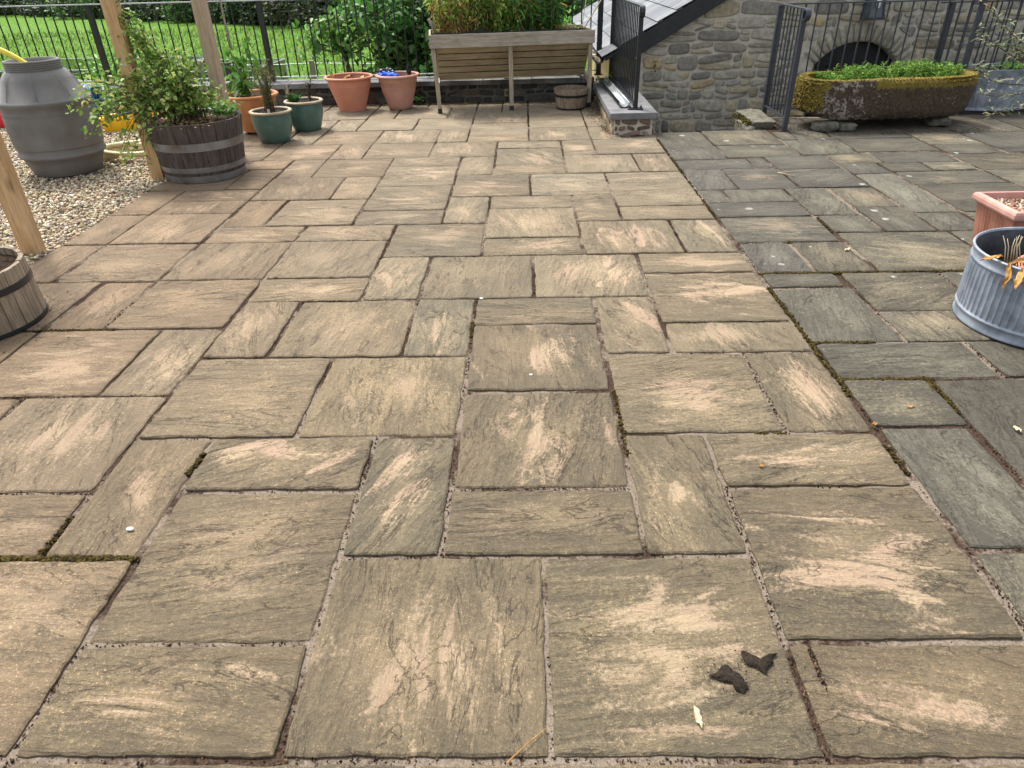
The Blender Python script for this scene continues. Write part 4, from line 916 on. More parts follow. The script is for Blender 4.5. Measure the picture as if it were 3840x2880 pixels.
# hose reel
reel = thing('hose_reel', (-4.92, 8.25, 0), 'blue and grey garden hose wound on a reel between the barrel and climber', 'hose reel')
mb = MB()
for q in range(9):
    r_ = .15 + .012 * (q % 3); x = -.10 + .025 * q; tube(mb, [(x, r_ * math.cos(t), .24 + r_ * math.sin(t)) for t in [2 * math.pi * k / 28 for k in range(29)]], .011, 8, False)
mb.build('hose', M['hoseB'], reel)
mb = MB()
for q in range(7):
    r_ = .17; x = -.14 + .02 * q; tube(mb, [(x + .1, r_ * 1.1 * math.cos(t), .22 + r_ * 1.15 * math.sin(t)) for t in [2 * math.pi * k / 28 for k in range(29)]], .010, 8, False)
mb.build('hose', M['hoseK'], reel)
mb = MB(); tube(mb, [(-.2, -.12, 0), (-.2, 0, .42), (.2, 0, .42), (.2, -.12, 0)], .012, 8); tube(mb, [(-.2, .12, 0), (-.2, 0, .42)], .012, 8); tube(mb, [(.2, .12, 0), (.2, 0, .42)], .012, 8); mb.build('frame', M['white'], reel)
mb = MB(); tube(mb, [(-5.75, 8.75, .08), (-5.65, 8.75, .30), (-5.2, 8.78, .33), (-5.0, 8.6, .26)], .018, 10)
tag(mb.build('waste_pipe', M['white']), 'white bent plastic pipe lying by the coping behind the barrel', 'pipe')
# yellow tray with bits in it
tr = thing('yellow_tray', (-4.33, 7.95, 0), 'bright yellow plastic tray on the gravel behind the hanging climber', 'tray', rz=rad(12))
mb = MB(); vs = []
for z, a in ((0, .26), (.13, .31), (.135, .33), (.13, .295), (.02, .25)):
    vs += [(-a, -a * .55, z), (a, -a * .55, z), (a, a * .55, z), (-a, a * .55, z)]
mb.add(vs, [(j * 4 + k, j * 4 + (k + 1) % 4, (j + 1) * 4 + (k + 1) % 4, (j + 1) * 4 + k) for j in range(4) for k in range(4)] + [(16, 17, 18, 19)]); mb.build('body', M['yellow'], tr, smooth=False, bevel=.006)
mb = MB(); tube(mb, [(-.12, -.06, .15), (.05, -.02, .17), (.25, .05, .16)], .016, 8); tag(mb.build('pipe_offcut', M['hoseK'], tr), kind=None)
bx = MB(); box(bx, -.06, .08, -.05, .06, 0, .10); o = bx.build('plastic_box', M['white'], smooth=False, bevel=.004); o.location = (-4.35, 8.22, .0); o.scale = (1, 1, 2); tag(o, 'small white box standing behind the yellow tray', 'box')
bx = MB(); box(bx, -.03, .03, -.004, .004, 0, .24); o = bx.build('card_offcut', M['paleleaf'], smooth=False); o.location = (-4.30, 8.10, .10); o.rotation_euler = (0, rad(-25), 0); tag(o, 'brown card strip leaning over the yellow tray', 'card')
pl = MB(); box(pl, -.55, .42, -.16, .14, 0, .035); o = pl.build('pale_board', M['white'], smooth=False, bevel=.004); o.location = (-3.45, 8.72, .02); tag(o, 'pale flat board on the ground between half barrel and low wall', 'board')
# black seat / machine seen by the fence
bk = MB(); box(bk, -.20, .10, -.02, .02, .30, .50); tube(bk, [(-.16, 0, .26), (-.16, 0, .52)], .02, 8); tube(bk, [(.10, 0, .27), (.10, 0, .42), (.16, 0, .44)], .016, 8); rock(bk, (.12, 0, .32), (.055, .03, .05), 4, 12, 8, .1, .8)
rock(bk, (-.12, 0, .52), (.10, .03, .06), 9, 14, 8, .3, .8)
o = bk.build('cast_iron_ornament', M['blackmetal'], smooth=False); o.location = (-3.72, 9.24, 0.0); tag(o, 'black cast iron piece on the wall behind the leafy orange pot', 'ornament')

# ------------------------------------------------------------------ wooden tubs
def half_barrel(name, loc, label, prof_o, th, mat, hoops, nst, soilz, hoopmat, rot=0, gapd=.004, cat='tub', rimjit=0.0):
    o = thing(name, loc, label, cat, rz=rot)
    mb = MB(); rr = random.Random(nst + len(label)); zt = prof_o[-1][1]
    def ro(z):
        for (r0, z0), (r1, z1) in zip(prof_o, prof_o[1:]):
            if z0 <= z <= z1: return r0 + (r1 - r0) * (z - z0) / (z1 - z0)
        return prof_o[-1][0]
    for k in range(nst):
        a0 = 2 * math.pi * k / nst + .006; a1 = 2 * math.pi * (k + 1) / nst - .006 * 1; vs = []; nz = 10; zt_ = zt + rr.uniform(-rimjit, rimjit); dr = rr.uniform(-.0012, .0012)
        na = 4
        for i in range(nz + 1):
            z = zt_ * i / nz
            for q in range(na + 1): a = a0 + (a1 - a0) * q / na; r_ = ro(min(z, zt)) + dr - (gapd if q in (0, na) else 0); vs.append((r_ * math.cos(a), r_ * math.sin(a), z))
        for i in range(nz + 1):
            z = zt_ * i / nz
            for q in range(na + 1): a = a0 + (a1 - a0) * q / na; r_ = ro(min(z, zt)) - th; vs.append((r_ * math.cos(a), r_ * math.sin(a), z))
        m_ = na + 1; B = (nz + 1) * m_; fs = []
        for i in range(nz):
            for q in range(na): fs += [(i * m_ + q, i * m_ + q + 1, (i + 1) * m_ + q + 1, (i + 1) * m_ + q), (B + i * m_ + q + 1, B + i * m_ + q, B + (i + 1) * m_ + q, B + (i + 1) * m_ + q + 1)]
        for q in range(na): fs.append((nz * m_ + q, nz * m_ + q + 1, B + nz * m_ + q + 1, B + nz * m_ + q))
        for i in range(nz): fs += [(i * m_, (i + 1) * m_, B + (i + 1) * m_, B + i * m_), ((i + 1) * m_ + na, i * m_ + na, B + i * m_ + na, B + (i + 1) * m_ + na)]
        mb.add(vs, fs)
    mb.build('staves', mat, o, auto=30)
    for (z0, z1) in hoops:
        mb = MB(); lathe(mb, [(ro(z0) + .0005, z0), (ro(z0) + .004, z0), (ro((z0 + z1) / 2) + .0045, (z0 + z1) / 2), (ro(z1) + .004, z1), (ro(z1) + .0005, z1)], 72)
        a = rot + 4.6; r_ = ro((z0 + z1) / 2) + .005
        for dz in (-.008, .008): rock(mb, (r_ * math.cos(a), r_ * math.sin(a), (z0 + z1) / 2 + dz), (.005, .005, .005), 1, 8, 6, 0, 1)
        mb.build('hoop', hoopmat, o, auto=50)
    mb = MB(); disc(mb, ro(soilz) - th + .004, soilz, 48, 12, .022, seed=nst); mb.build('soil', M['soil'], o)
    return o
hb = half_barrel('half_barrel_planter', (-2.714, 5.905, 0.002), 'half whisky barrel of dark staves with grey hoops on the paving corner', [(.312, 0), (.335, .12), (.352, .27), (.372, .40), (.380, .462)], .026, M['stave'], [(.005, .058), (.085, .128), (.255, .318)], 22, .43, M['hoop'], .1)
lt = half_barrel('wooden_tub', (-2.778, 3.077, 0.002), 'pale wooden tub with one black band, cut off by the left edge', [(.318, 0), (.314, .10), (.306, .295)], .022, M['stave2'], [(-.0, .022), (.19, .222)], 26, .255, M['blackmetal'], .05, .003, rimjit=.003)
tb = half_barrel('wooden_tub', (.547, 8.616, 0.002), 'small empty wooden tub with black band standing under the planter', [(.164, 0), (.185, .11), (.206, .222)], .014, M['stave2'], [(0, .018), (.135, .162)], 22, .06, M['blackmetal'], .3, .002, rimjit=.002)

# ------------------------------------------------------------------ pots
def pot(name, loc, label, prof, mat, inner, soilz, rimprof=None, rimmat=None, rf=None, n=96, soil=True, cat='pot', group=None):
    o = thing(name, loc, label, cat, group); mb = MB(); lathe(mb, prof + inner, n, rf=rf, cap0=True); mb.build('body', mat, o, auto=50)
    if rimprof:
        mb = MB(); lathe(mb, rimprof[0], n * 2, rf=rimprof[1]); mb.build('rim', rimmat, o, auto=60)
    if soil:
        r_ = min(p[0] for p in inner) ; mb = MB(); disc(mb, soil, soilz, 40, 10, .012, seed=loc[0] * 9); mb.build('soil', M['soil'], o)
    return o
def torus_prof(r, z, a, b): return [(r + a * math.cos(t), z + b * math.sin(t)) for t in [2 * math.pi * k / 12 for k in range(13)]]
rope = lambda amp, m: (lambda r, z, t, j: r + amp * math.sin(t * m + j * .9))
for (loc, s, lab) in (((-2.495, 7.127, 0.002), 1.0, 'squat sea-green glazed pot with cream rope rim, nearest the camera of the pair'), ((-2.318, 7.671, 0.002), .985, 'darker sea-green glazed pot with cream rope rim, behind the nearer one')):
    pf = [(.128, 0), (.138, .004), (.158, .06), (.180, .13), (.189, .19), (.189, .235), (.183, .268), (.184, .276)]
    p_ = pot('glazed_pot', loc, lab, [(r * s, z) for r, z in pf], M['glaze'], [(.170 * s, .28), (.168 * s, .24)], .272, ([(r, z) for r, z in torus_prof(.187 * s, .288, .017, .013)], rope(.0022, 60)), M['roperim'], soil=.169 * s, group='green glazed pots')
# orange patterned pot
def strap(r, z, t, j):
    u_ = t * 9 / math.pi; a = (u_ + z * 9) % 1; b = (u_ - z * 9) % 1; d = 0
    if z < .30 and (min(a, 1 - a) < .07 or min(b, 1 - b) < .07): d = .004
    return r + d
op = pot('orange_clay_pot', (-2.83, 7.58, 0.03), 'tall orange clay pot with scratched strap pattern on little feet', [(.14 + .118 * (k / 24), .0 + .33 * k / 24) for k in range(25)], M['orangepot'], [(.235, .352), (.225, .30)], .335, (torus_prof(.262, .345, .019, .016), None), M['orangepot'], strap, 180, soil=.226)
mb = MB()
for k in range(3): a = 2.1 * k + 4.2; rock(mb, (.11 * math.cos(a), .11 * math.sin(a), -.013), (.022, .022, .018), k, 10, 6, .1, .8)
mb.build('pot_feet', M['soil'], op)
# two terracotta plastic pots
t1 = pot('terracotta_pot', (-2.066, 8.775, 0.002), 'bright terracotta plastic pot with dried yellow leaves inside', [(.148, 0), (.160, .006), (.172, .06), (.205, .16), (.232, .24), (.240, .276), (.246, .278), (.253, .345), (.262, .35)], M['terra'], [(.258, .372), (.25, .33)], .32, (torus_prof(.270, .368, .018, .015), None), M['terra'], soil=.25, group='terracotta plastic pots')
def grooves(r, z, t, j): return r
pf = [(.128, 0), (.136, .006), (.150, .05), (.176, .13), (.196, .195)]
for q in range(4): pf += [(.199 + q * .003, .207 + q * .013), (.196 + q * .003, .211 + q * .013), (.1995 + q * .003, .216 + q * .013)]
pf += [(.216, .285), (.221, .290), (.228, .345), (.236, .352)]
t2 = pot('terracotta_pot', (-1.50, 8.838, 0.002), 'faded terracotta plastic pot with ribbed bands holding a blue plastic sack', pf, M['terra2'], [(.232, .372), (.225, .33)], .30, (torus_prof(.243, .368, .017, .016), None), M['terra2'], soil=.225, group='terracotta plastic pots')
def crumple(name, mat, loc, s, seed, label, cat):
    mb = MB(); n = 36; m = 18; vs = []
    for i in range(m + 1):
        ph = math.pi * i / m
        for k in range(n):
            th = 2 * math.pi * k / n; x, y, z = math.sin(ph) * math.cos(th), math.sin(ph) * math.sin(th), math.cos(ph)
            d = 1 + .55 * noise.noise((x * 2.5 + seed, y * 2.5, z * 2.5)) + .3 * abs(noise.noise((x * 6, y * 6 + seed, z * 6)))
            vs.append((x * s[0] * d, y * s[1] * d, z * s[2] * d))
    mb.add(vs, [(i * n + k, (i + 1) * n + k, (i + 1) * n + (k + 1) % n, i * n + (k + 1) % n) for i in range(m) for k in range(n)])
    o = mb.build(name, mat, smooth=False); o.location = loc; return tag(o, label, cat)
crumple('plastic_sack', M['bluebag'], (-1.60, 8.76, .375), (.10, .06, .035), 3, 'crumpled bright blue plastic sack inside the faded terracotta pot', 'sack')
crumple('plastic_sack', M['blackbag'], (-1.62, 8.82, .41), (.09, .05, .035), 8, 'crumpled black part of a sack standing up behind the blue one', 'sack')
crumple('plastic_sack', M['blackbag'], (-1.36, 8.84, .42), (.022, .03, .075), 12, 'black and silver corner of a sack poking up at the right of the faded pot', 'sack')
def dryleaf(loc, L, W, rot, label, mat='straw', curl_=.5, name='dry_leaf', group=None):
    mb = MB(); n = 12; vs = []
    for i in range(n + 1):
        t = i / n; ww = W * math.sin(math.pi * min(1, t * .92 + .06)) ** .8; z = curl_ * L * (t - t * t) + .01 * noise.noise((t * 5, loc[0] * 9, 0))
        for s_ in (-1, -.4, 0.1, .5, 1): vs.append((s_ * ww / 2 * (1 + .5 * noise.noise((t * 6, s_, loc[0] * 5))) + (.02 * noise.noise((t * 3, 9, loc[1] * 5)) if L > .1 else 0), t * L, z + abs(s_) * W * .25 + (.012 * noise.noise((t * 7, s_ * 1.7, loc[1] * 7)) + .007 * noise.noise((t * 18, s_ * 4, loc[0] * 7))) * min(1, L / .1)))
    mb.add(vs, [(i * 5 + k, i * 5 + k + 1, (i + 1) * 5 + k + 1, (i + 1) * 5 + k) for i in range(n) for k in range(4)])
    o = mb.build(name, M[mat]); o.location = loc; o.rotation_euler = rot; return tag(o, label, 'leaf', group)
dryleaf((-2.23, 8.65, .335), .10, .045, (1.2, 0, .2), 'upright yellow dry leaf at the left of the bright terracotta pot')
dryleaf((-2.10, 8.66, .345), .13, .07, (.25, 0, -1.2), 'yellow dry leaf lying in the middle of the bright terracotta pot')
dryleaf((-1.93, 8.74, .345), .10, .05, (.2, 0, -1.0), 'small yellow leaf at the right inside the bright terracotta pot')

# ------------------------------------------------------------------ galvanised tub, square pot
def rib(m_, amp, z0, z1):
    def f(r, z, t, j): 
        return r + (amp * (1.6 * max(0, math.cos(t * m_)) ** 2.2 - .4) if z0 < z < z1 else 0)
    return f
GS = .90
gv = thing('galvanised_tub', (2.375, 2.93, .006), 'round ribbed galvanised tub cut off by the right edge', 'tub')
mb = MB(); R0, R1, H = .330, .334, .372
def rz_(z): return R0 + (R1 - R0) * z / H
pf = [(R0 - .02, 0), (R0 + .004, .002), (R0 + .006, .010), (R0 + .002, .018), (rz_(.03) + .003, .04), (rz_(.058) + .003, .056), (rz_(.062) + .008, .061), (rz_(.068) + .002, .067), (rz_(.073), .073)]
pf += [(rz_(z), z) for z in [.08 + .02 * k for k in range(12)]] + [(rz_(.312), .312), (rz_(.318) + .006, .317), (rz_(.324) + .001, .323), (rz_(.35), .35), (rz_(.362) + .004, .362), (rz_(.372) + .008, .370), (rz_(.372) + .006, .377), (rz_(.372) - .002, .377), (rz_(.36) - .004, .365)]
lathe(mb, [(r, z * GS) for r, z in pf], 560, rf=rib(70, .0042, .076 * GS, .306 * GS)); mb.build('body', M['galv'], gv)
mb = MB(); lathe(mb, [(rz_(.366) - .004, .33), (rz_(.3) - .012, .28), (rz_(.2) - .012, .2), (rz_(.17) - .014, .15)], 96); mb.build('inside', M['galvin'], gv)
mb = MB(); disc(mb, rz_(.2) - .014, .20, amp=.02, seed=5); mb.build('soil', M['soil'], gv)
ip = pot('inner_pot', (2.33, 2.83, .165), 'terracotta rim of a pot sitting inside the ribbed galvanised tub', [(.12, 0), (.165, .11)], M['terra'], [(.155, .145), (.15, .10)], .11, (torus_prof(.168, .140, .010, .012), None), M['terra'], soil=.15)
for k, (l, L, W, r_) in enumerate([((2.10, 2.745, .345), .10, .032, (-.75, .2, 2.2)), ((2.07, 2.80, .35), .13, .028, (-.15, .3, -1.25)), ((2.06, 2.85, .36), .09, .026, (-.2, -.2, 1.6)), ((2.16, 2.73, .335), .11, .03, (-.1, 0, -1.45)), ((2.07, 2.80, .355), .12, .022, (-1.0, .1, 2.5))]):
    dryleaf(l, L, W, r_, ['long orange withered leaf hanging over the left rim of the galvanised tub', 'curled orange withered leaf lying across the galvanised tub rim', 'yellow withered leaf sticking out left over the galvanised tub rim', 'pale withered leaf inside the galvanised tub by the inner pot', 'narrow brown-spotted leaf drooping down the outside of the galvanised tub'][k], 'straw' if k != 3 else 'paleleaf', .35)
mb = MB()
for k in range(7): a = random.uniform(-.4, .4); tube(mb, [(2.09 + .012 * k, 2.86, .31), (2.08 + .010 * k + a * .03, 2.87, .40), (2.075 + .014 * k + a * .09, 2.88, .43 + .02 * random.random())], [.0028, .002, .001], 5)
tag(mb.build('withered_stems', M['paleleaf']), 'thin pale withered stems standing up at the rim of the galvanised tub', 'dead plant')
sp_ = thing('square_pot', (2.625, 3.575, 0.002), 'square fluted terracotta planter with bark chips behind the galvanised tub', 'pot'); sp_.scale = (.78, .78, .98)
mb = MB(); n = 25; vs = []; hs_ = [0, .02, .05, .10, .18, .26, .30, .335]
def sq(a, z, flute=True):
    pts = []
    for side in range(4):
        for k in range(n):
            s_ = -1 + 2 * k / n; d = 0
            if flute and .04 < z < .31 and .12 < k / n < .88: d = .007 * (math.cos(2 * math.pi * (k / n) * 11) - 1) * .5
            x, y = s_ * a, -(a + d)
            for _ in range(side): x, y = -y, x
            pts.append((x, y, z))
    return pts
N4 = 4 * n
for z in hs_: vs += sq(.160 + .055 * z / .335, z)
mb.add(vs, [(j * N4 + k, j * N4 + (k + 1) % N4, (j + 1) * N4 + (k + 1) % N4, (j + 1) * N4 + k) for j in range(len(hs_) - 1) for k in range(N4)] + [tuple(range(N4))[::-1]]); mb.build('body', M['terra3'], sp_, smooth=False)
mb = MB(); vs = []
rp = [(.214, .330), (.236, .336), (.243, .348), (.243, .366), (.236, .378), (.216, .384), (.205, .380), (.200, .33), (.198, .30)]
for a, z in rp: vs += [(-a, -a, z), (a, -a, z), (a, a, z), (-a, a, z)]
mb.add(vs, [(j * 4 + k, j * 4 + (k + 1) % 4, (j + 1) * 4 + (k + 1) % 4, (j + 1) * 4 + k) for j in range(len(rp) - 1) for k in range(4)]); mb.build('rim', M['terrarim'], sp_, smooth=False, bevel=.003)
N = 1500; Pp = np.stack([RG.uniform(-.195, .195, N), RG.uniform(-.195, .195, N), RG.uniform(.325, .345, N)], 1); s_ = RG.uniform(.006, .012, N)
cloud('bark_chips', ICO[0], ICO[1], Pp, euler_mats(RG.normal(0, .5, N), RG.normal(0, .5, N), RG.uniform(0, 6.28, N)), np.stack([s_ * 1.4, s_, s_ * .5], 1), pal(N, [(.30, .17, .11), (.42, .28, .2), (.2, .11, .08), (.5, .4, .32)]), M['pebble'], sp_, jitter=.12)['kind'] = 'stuff'
mb = MB(); box(mb, -.2, .2, -.2, .2, .28, .326); mb.build('soil', M['soil'], sp_, smooth=False)
# oval galvanised tin behind the trough
tin = thing('oval_tin_planter', (4.98, 7.98, .03), 'oval ribbed galvanised tin with ferns, right of the mossy trough', 'planter')
mb = MB(); pf = [(.30, 0), (.318, .004), (.318, .02), (.312, .03)] + [(.312 + .05 * (z - .03) / .30, z) for z in [.04 + .025 * k for k in range(12)]] + [(.364, .345), (.372, .352), (.366, .39), (.378, .398), (.378, .405), (.366, .405), (.355, .36)]
lathe(mb, pf, 280, rf=rib(60, .004, .035, .33), sx=1.32, sy=.72); mb.build('body', M['galv'], tin, auto=60)
mb = MB(); disc(mb, .355, .36, sx=1.32, sy=.72, amp=.02); mb.build('soil', M['soil'], tin)
mb = MB(); box(mb, -.36, .36, -.17, .17, -.03, -.002); mb.build('base_board', M['blackboard'], tin, smooth=False)

# ------------------------------------------------------------------ mossy stone trough
tg = thing('stone_trough', (2.72, 7.05, 0), 'old granite trough thick with yellow moss, full of green shoots', 'trough')
OUT = [(.20, .035), (.75, .0), (1.30, .04), (1.56, .12), (1.72, .32), (1.70, .55), (1.58, .70), (1.0, .73), (.45, .70), (.14, .60), (.0, .40), (.03, .17)]
def smoothpoly(P, n):
    out = []; m = len(P)
    for i in range(n):
        t = i / n * m; k = int(t); f = t - k; p0, p1, p2, p3 = [P[(k + d) % m] for d in (-1, 0, 1, 2)]
        out.append(tuple(.5 * (2 * p1[c] + (p2[c] - p0[c]) * f + (2 * p0[c] - 5 * p1[c] + 4 * p2[c] - p3[c]) * f * f + (3 * p1[c] - p0[c] - 3 * p2[c] + p3[c]) * f ** 3) for c in (0, 1)))
    return out
OP = smoothpoly(OUT, 200); CXY = (.86, .37)
def ringp(ins, z, tilt=0):
    pts = []
    for k, (x, y) in enumerate(OP):
        dx, dy = CXY[0] - x, CXY[1] - y; L = math.hypot(dx, dy); q = min(ins, L * .9) / L
        X, Y = x + dx * q, y + dy * q; Z = z + tilt * .05 * max(0, .35 - X) / .35
        if tilt: Z += .012 * noise.noise((X * 2.4, Y * 2.4, 1))
        pts.append((X, Y, Z))
    return pts
mb = MB(); rings = []
lev = [(.30, .088, 1), (.16, .090, 1), (.085, .098, 1), (.045, .125, 1), (.028, .16, 0), (.018, .20, 0), (.012, .245, 0), (.006, .29, 0), (.003, .335, 0), (.0, .38, 0), (.0, .415, 0), (.008, .442, 0), (.03, .458, 0), (.062, .462, 0), (.092, .455, 0), (.11, .43, 0), (.12, .395, 0)]
vs = []; ms = []
for (ins, z, t_) in lev:
    for (X, Y, Z) in ringp(ins, z, t_):
        n1 = fbm(X * 5, Y * 5, Z * 5) * .014 + fbm(X * 19, Y * 19, Z * 19) * .004
        dx, dy = X - CXY[0], Y - CXY[1]; L = math.hypot(dx, dy) + 1e-6
        rimdip = .016 * noise.noise((X * 2.2 + 4, Y * 2.2, 0)) if z > .3 else 0
        vs.append((X + dx / L * n1, Y + dy / L * n1, Z + n1 * .5 + rimdip))
        m_ = 0
        if z > .40: m_ = .75
        elif z > .36: m_ = .46
        elif z > .30: m_ = .24
        if X < .16: m_ = max(m_, .62 if z > .17 else .2)
        elif X < .24: m_ = max(m_, .30)
        if .20 < X < .62 and Y < .25 and .30 < z < .455: m_ = min(m_, .12)
        ms.append(m_)
n = 200; mb.add(vs, [(j * n + k, j * n + (k + 1) % n, (j + 1) * n + (k + 1) % n, (j + 1) * n + k) for j in range(len(lev) - 1) for k in range(n)] + [tuple(range(n))[::-1]])
mb.extra = {'moss': ('FLOAT', ms)}; mb.build('basin', M['trough'], tg)
mb = MB(); vs = [CXY + (.40,)] + ringp(.115, .40); mb.add(vs, [(0, 1 + k, 1 + (k + 1) % n) for k in range(n)]); mb.build('soil', M['soil'], tg)
# fuzzy moss cushions along the rim and the left end
Pp = []
for _ in range(5200):
    k = RG.integers(0, 200); x, y = OP[k]; ins = RG.uniform(.0, .11); dx, dy = CXY[0] - x, CXY[1] - y; L = math.hypot(dx, dy)
    front = (.20 < x < .62 and y < .25)
    if front and RG.random() < .85: continue
    X, Y = x + dx * ins / L, y + dy * ins / L; zt = .458 - (.03 if ins < .012 else 0) + .016 * noise.noise((X * 2.2 + 4, Y * 2.2, 0)); Pp.append((X, Y, zt - max(0, (ins - .09)) * 1.5))
for _ in range(3000):
    k = RG.integers(0, 200); x, y = OP[k]
    if x > .17: continue
    z = RG.uniform(.18, .44); Pp.append((x - .004, y, z))
Pp = np.array(Pp); N = len(Pp); s_ = RG.uniform(.005, .0115, N)
cloud('moss', ICO[0], ICO[1], Pp, euler_mats(RG.normal(0, 1, N), RG.normal(0, 1, N), RG.uniform(0, 6.28, N)), np.stack([s_, s_, s_ * .8], 1), pal(N, [(.20, .145, .03), (.28, .205, .05), (.13, .11, .025), (.09, .068, .022)]), M['moss'], tg, smooth=True, jitter=.2)['kind'] = 'stuff'
for k, (x, y, s_, lab) in enumerate([(2.96, 7.14, (.12, .10, .045), 'flat stone propping the left front corner of the mossy trough'), (3.15, 7.12, (.09, .07, .038), 'smaller flat stone under the trough, right of the corner stone'), (4.12, 7.30, (.10, .12, .045), 'dark stone propping the right end of the mossy trough')]):
    mb = MB(); rock(mb, (0, 0, 0), s_, k * 5, 24, 14, .22, .5); o = mb.build('prop_stone', M['propstone']); o.location = (x, y, s_[2] * .9); tag(o, lab, 'stone')

# ------------------------------------------------------------------ raised wooden planter
pt = thing('raised_planter', (-1.00, 8.42, 0), 'weathered grey wooden raised planter on legs with slatted V body', 'planter', rz=math.atan(.115))
WX, DY, ZT = 1.80, .72, .82
mb = MB(); box(mb, -.04, WX + .01, -.022, .0, .685, ZT); mb.build('front_board', M['greywoodX'], pt, smooth=False, bevel=.003)
mb = MB(); box(mb, -.04, WX + .01, DY, DY + .022, .685, ZT); mb.build('back_board', M['greywoodX'], pt, smooth=False, bevel=.003)
for x in (-.04, WX - .012): mb = MB(); box(mb, x, x + .022, .001, DY - .001, .683, ZT - .002); mb.build('end_board', M['greywoodX'], pt, smooth=False, bevel=.003)
def vpanel(y0_, y1_, nm):
    mb = MB(); nS = 4
    for q in range(nS + 1):
        t0, t1 = q / (nS + 1), (q + 1) / (nS + 1) - .026
        za, zb = .683 - .36 * t0, .683 - .36 * t1; ya, yb_ = y0_ + (y1_ - y0_) * t0, y0_ + (y1_ - y0_) * t1
        dy = .014 if y1_ > y0_ else -.014
        mb.add([(.04, ya, za), (WX - .04, ya, za), (WX - .04, yb_, zb), (.04, yb_, zb), (.04, ya + dy, za), (WX - .04, ya + dy, za), (WX - .04, yb_ + dy, zb), (.04, yb_ + dy, zb)], BF)
    return mb.build(nm, M['slatwood'], pt, smooth=False)
vpanel(.03, .31, 'slatted_side'); mb = MB(); mb.add([(.05, .055, .67), (WX - .05, .055, .67), (WX - .05, .325, .335), (.05, .325, .335)], [(0, 1, 2, 3)]); mb.build('dark_gap_backing', M['liner'], pt, smooth=False); vpanel(DY - .03, .41, 'slatted_side')  # black sheet added behind the slats so the gaps look shaded
mb = MB(); box(mb, .04, WX - .04, .30, .42, .315, .330); mb.build('bottom_board', M['slatwood'], pt, smooth=False)
for x in (.03, WX - .05):
    mb = MB(); mb.add([(x, .03, .683), (x, DY - .03, .683), (x, .42, .33), (x, .30, .33), (x + .015, .03, .683), (x + .015, DY - .03, .683), (x + .015, .42, .33), (x + .015, .30, .33)], [(0, 3, 2, 1), (4, 5, 6, 7), (0, 1, 5, 4), (1, 2, 6, 5), (2, 3, 7, 6), (3, 0, 4, 7)]); mb.build('end_panel', M['slatwood'], pt, smooth=False)
for k, x in enumerate((-.005, .86, WX - .03)):
    for y in (0.002, DY - .045):
        if k == 1 and y > .1: pass
        lx = .03 if k == 0 else 0
        mb = MB(); beam(mb, (x + lx, y + .02, .042), (x, y + .02, .684), .045, .042, (0, 1, 0)); lg = mb.build('leg', M['greywoodZ'], pt, smooth=False, bevel=.002)
        mb = MB(); beam(mb, (x + lx, y + .02, .0), (x + lx, y + .02, .055), .049, .046, (0, 1, 0)); mb.build('foot_cap', M['blackboard'], lg, smooth=False)
for x in (.03, WX - .03):
    mb = MB(); beam(mb, (x, .05, .30), (x, .30, .33), .03, .05); beam(mb, (x, DY - .05, .30), (x, .42, .33), .03, .05); mb.build('brace', M['greywoodX'], pt, smooth=False)
mb = MB(); n = 60; vs = []
for i in range(n + 1):
    x = -.01 + (WX - .02) * i / n; w1 = .012 * fbm(x * 7, 0); w2 = .014 * fbm(x * 5, 4)
    vs += [(x, .004, ZT - .03), (x, .006 + .004 * w1, ZT + .012 + w1 + .022 * max(0, math.exp(-((x - .52) / .1) ** 2))), (x, .04 + w2, ZT + .006 + w2), (x, .09, ZT - .03)]
mb.add(vs, [(i * 4 + k, (i + 1) * 4 + k, (i + 1) * 4 + k + 1, i * 4 + k + 1) for i in range(n) for k in range(3)]); mb.build('liner', M['liner'], pt)
mb = MB(); nx = 40; ny = 14
vs = [(WX * c / nx, .06 + (DY - .07) * r / ny, ZT - .02 + .02 * fbm(c * .6, r * .9)) for r in range(ny + 1) for c in range(nx + 1)]
mb.add(vs, [(r * (nx + 1) + c, r * (nx + 1) + c + 1, (r + 1) * (nx + 1) + c + 1, (r + 1) * (nx + 1) + c) for r in range(ny) for c in range(nx)]); mb.build('soil', M['soil'], pt)
def w2p(x, y, z): # planter local -> world
    a = math.atan(.115); return np.array([-1.00 + x * math.cos(a) - y * math.sin(a), 8.42 + x * math.sin(a) + y * math.cos(a), z])
stk = MB(); tube(stk, [tuple(w2p(.06, .12, .80)), tuple(w2p(-.03, .10, .97))], .017, 8); tag(stk.build('wooden_stick', M['oldwood']), 'short thick stick leaning out of the left end of the planter', 'stick')
stk = MB(); tube(stk, [tuple(w2p(1.70, .10, .82)), tuple(w2p(1.92, .18, 1.12)), tuple(w2p(2.05, .2, 1.3))], .006, 6); tag(stk.build('garden_cane', M['paleleaf']), 'long thin cane leaning right out of the planter end', 'cane')
stk = MB(); tube(stk, [tuple(w2p(1.68, .12, .82)), tuple(w2p(1.76, .3, 1.1)), tuple(w2p(1.80, .35, 1.25))], .004, 6); tag(stk.build('garden_cane', M['paleleaf']), 'shorter upright cane at the right end of the planter', 'cane')

# ------------------------------------------------------------------ plants
def plant(name, label, stems, leafargs, loc=(0, 0, 0), stemmat='stem', cat='plant'):
    o = thing(name, loc, label, cat); mb = MB()
    for pts, r in stems: tube(mb, pts, r, 5, cap=False)
    rock(mb, tuple(np.array(stems[0][0][0])), (.012, .012, .008), 1, 8, 6, .1, 1)
    mb.build('stems', M[stemmat], o)
    for a in leafargs: leaves('foliage', **a, parent=o)
    return o
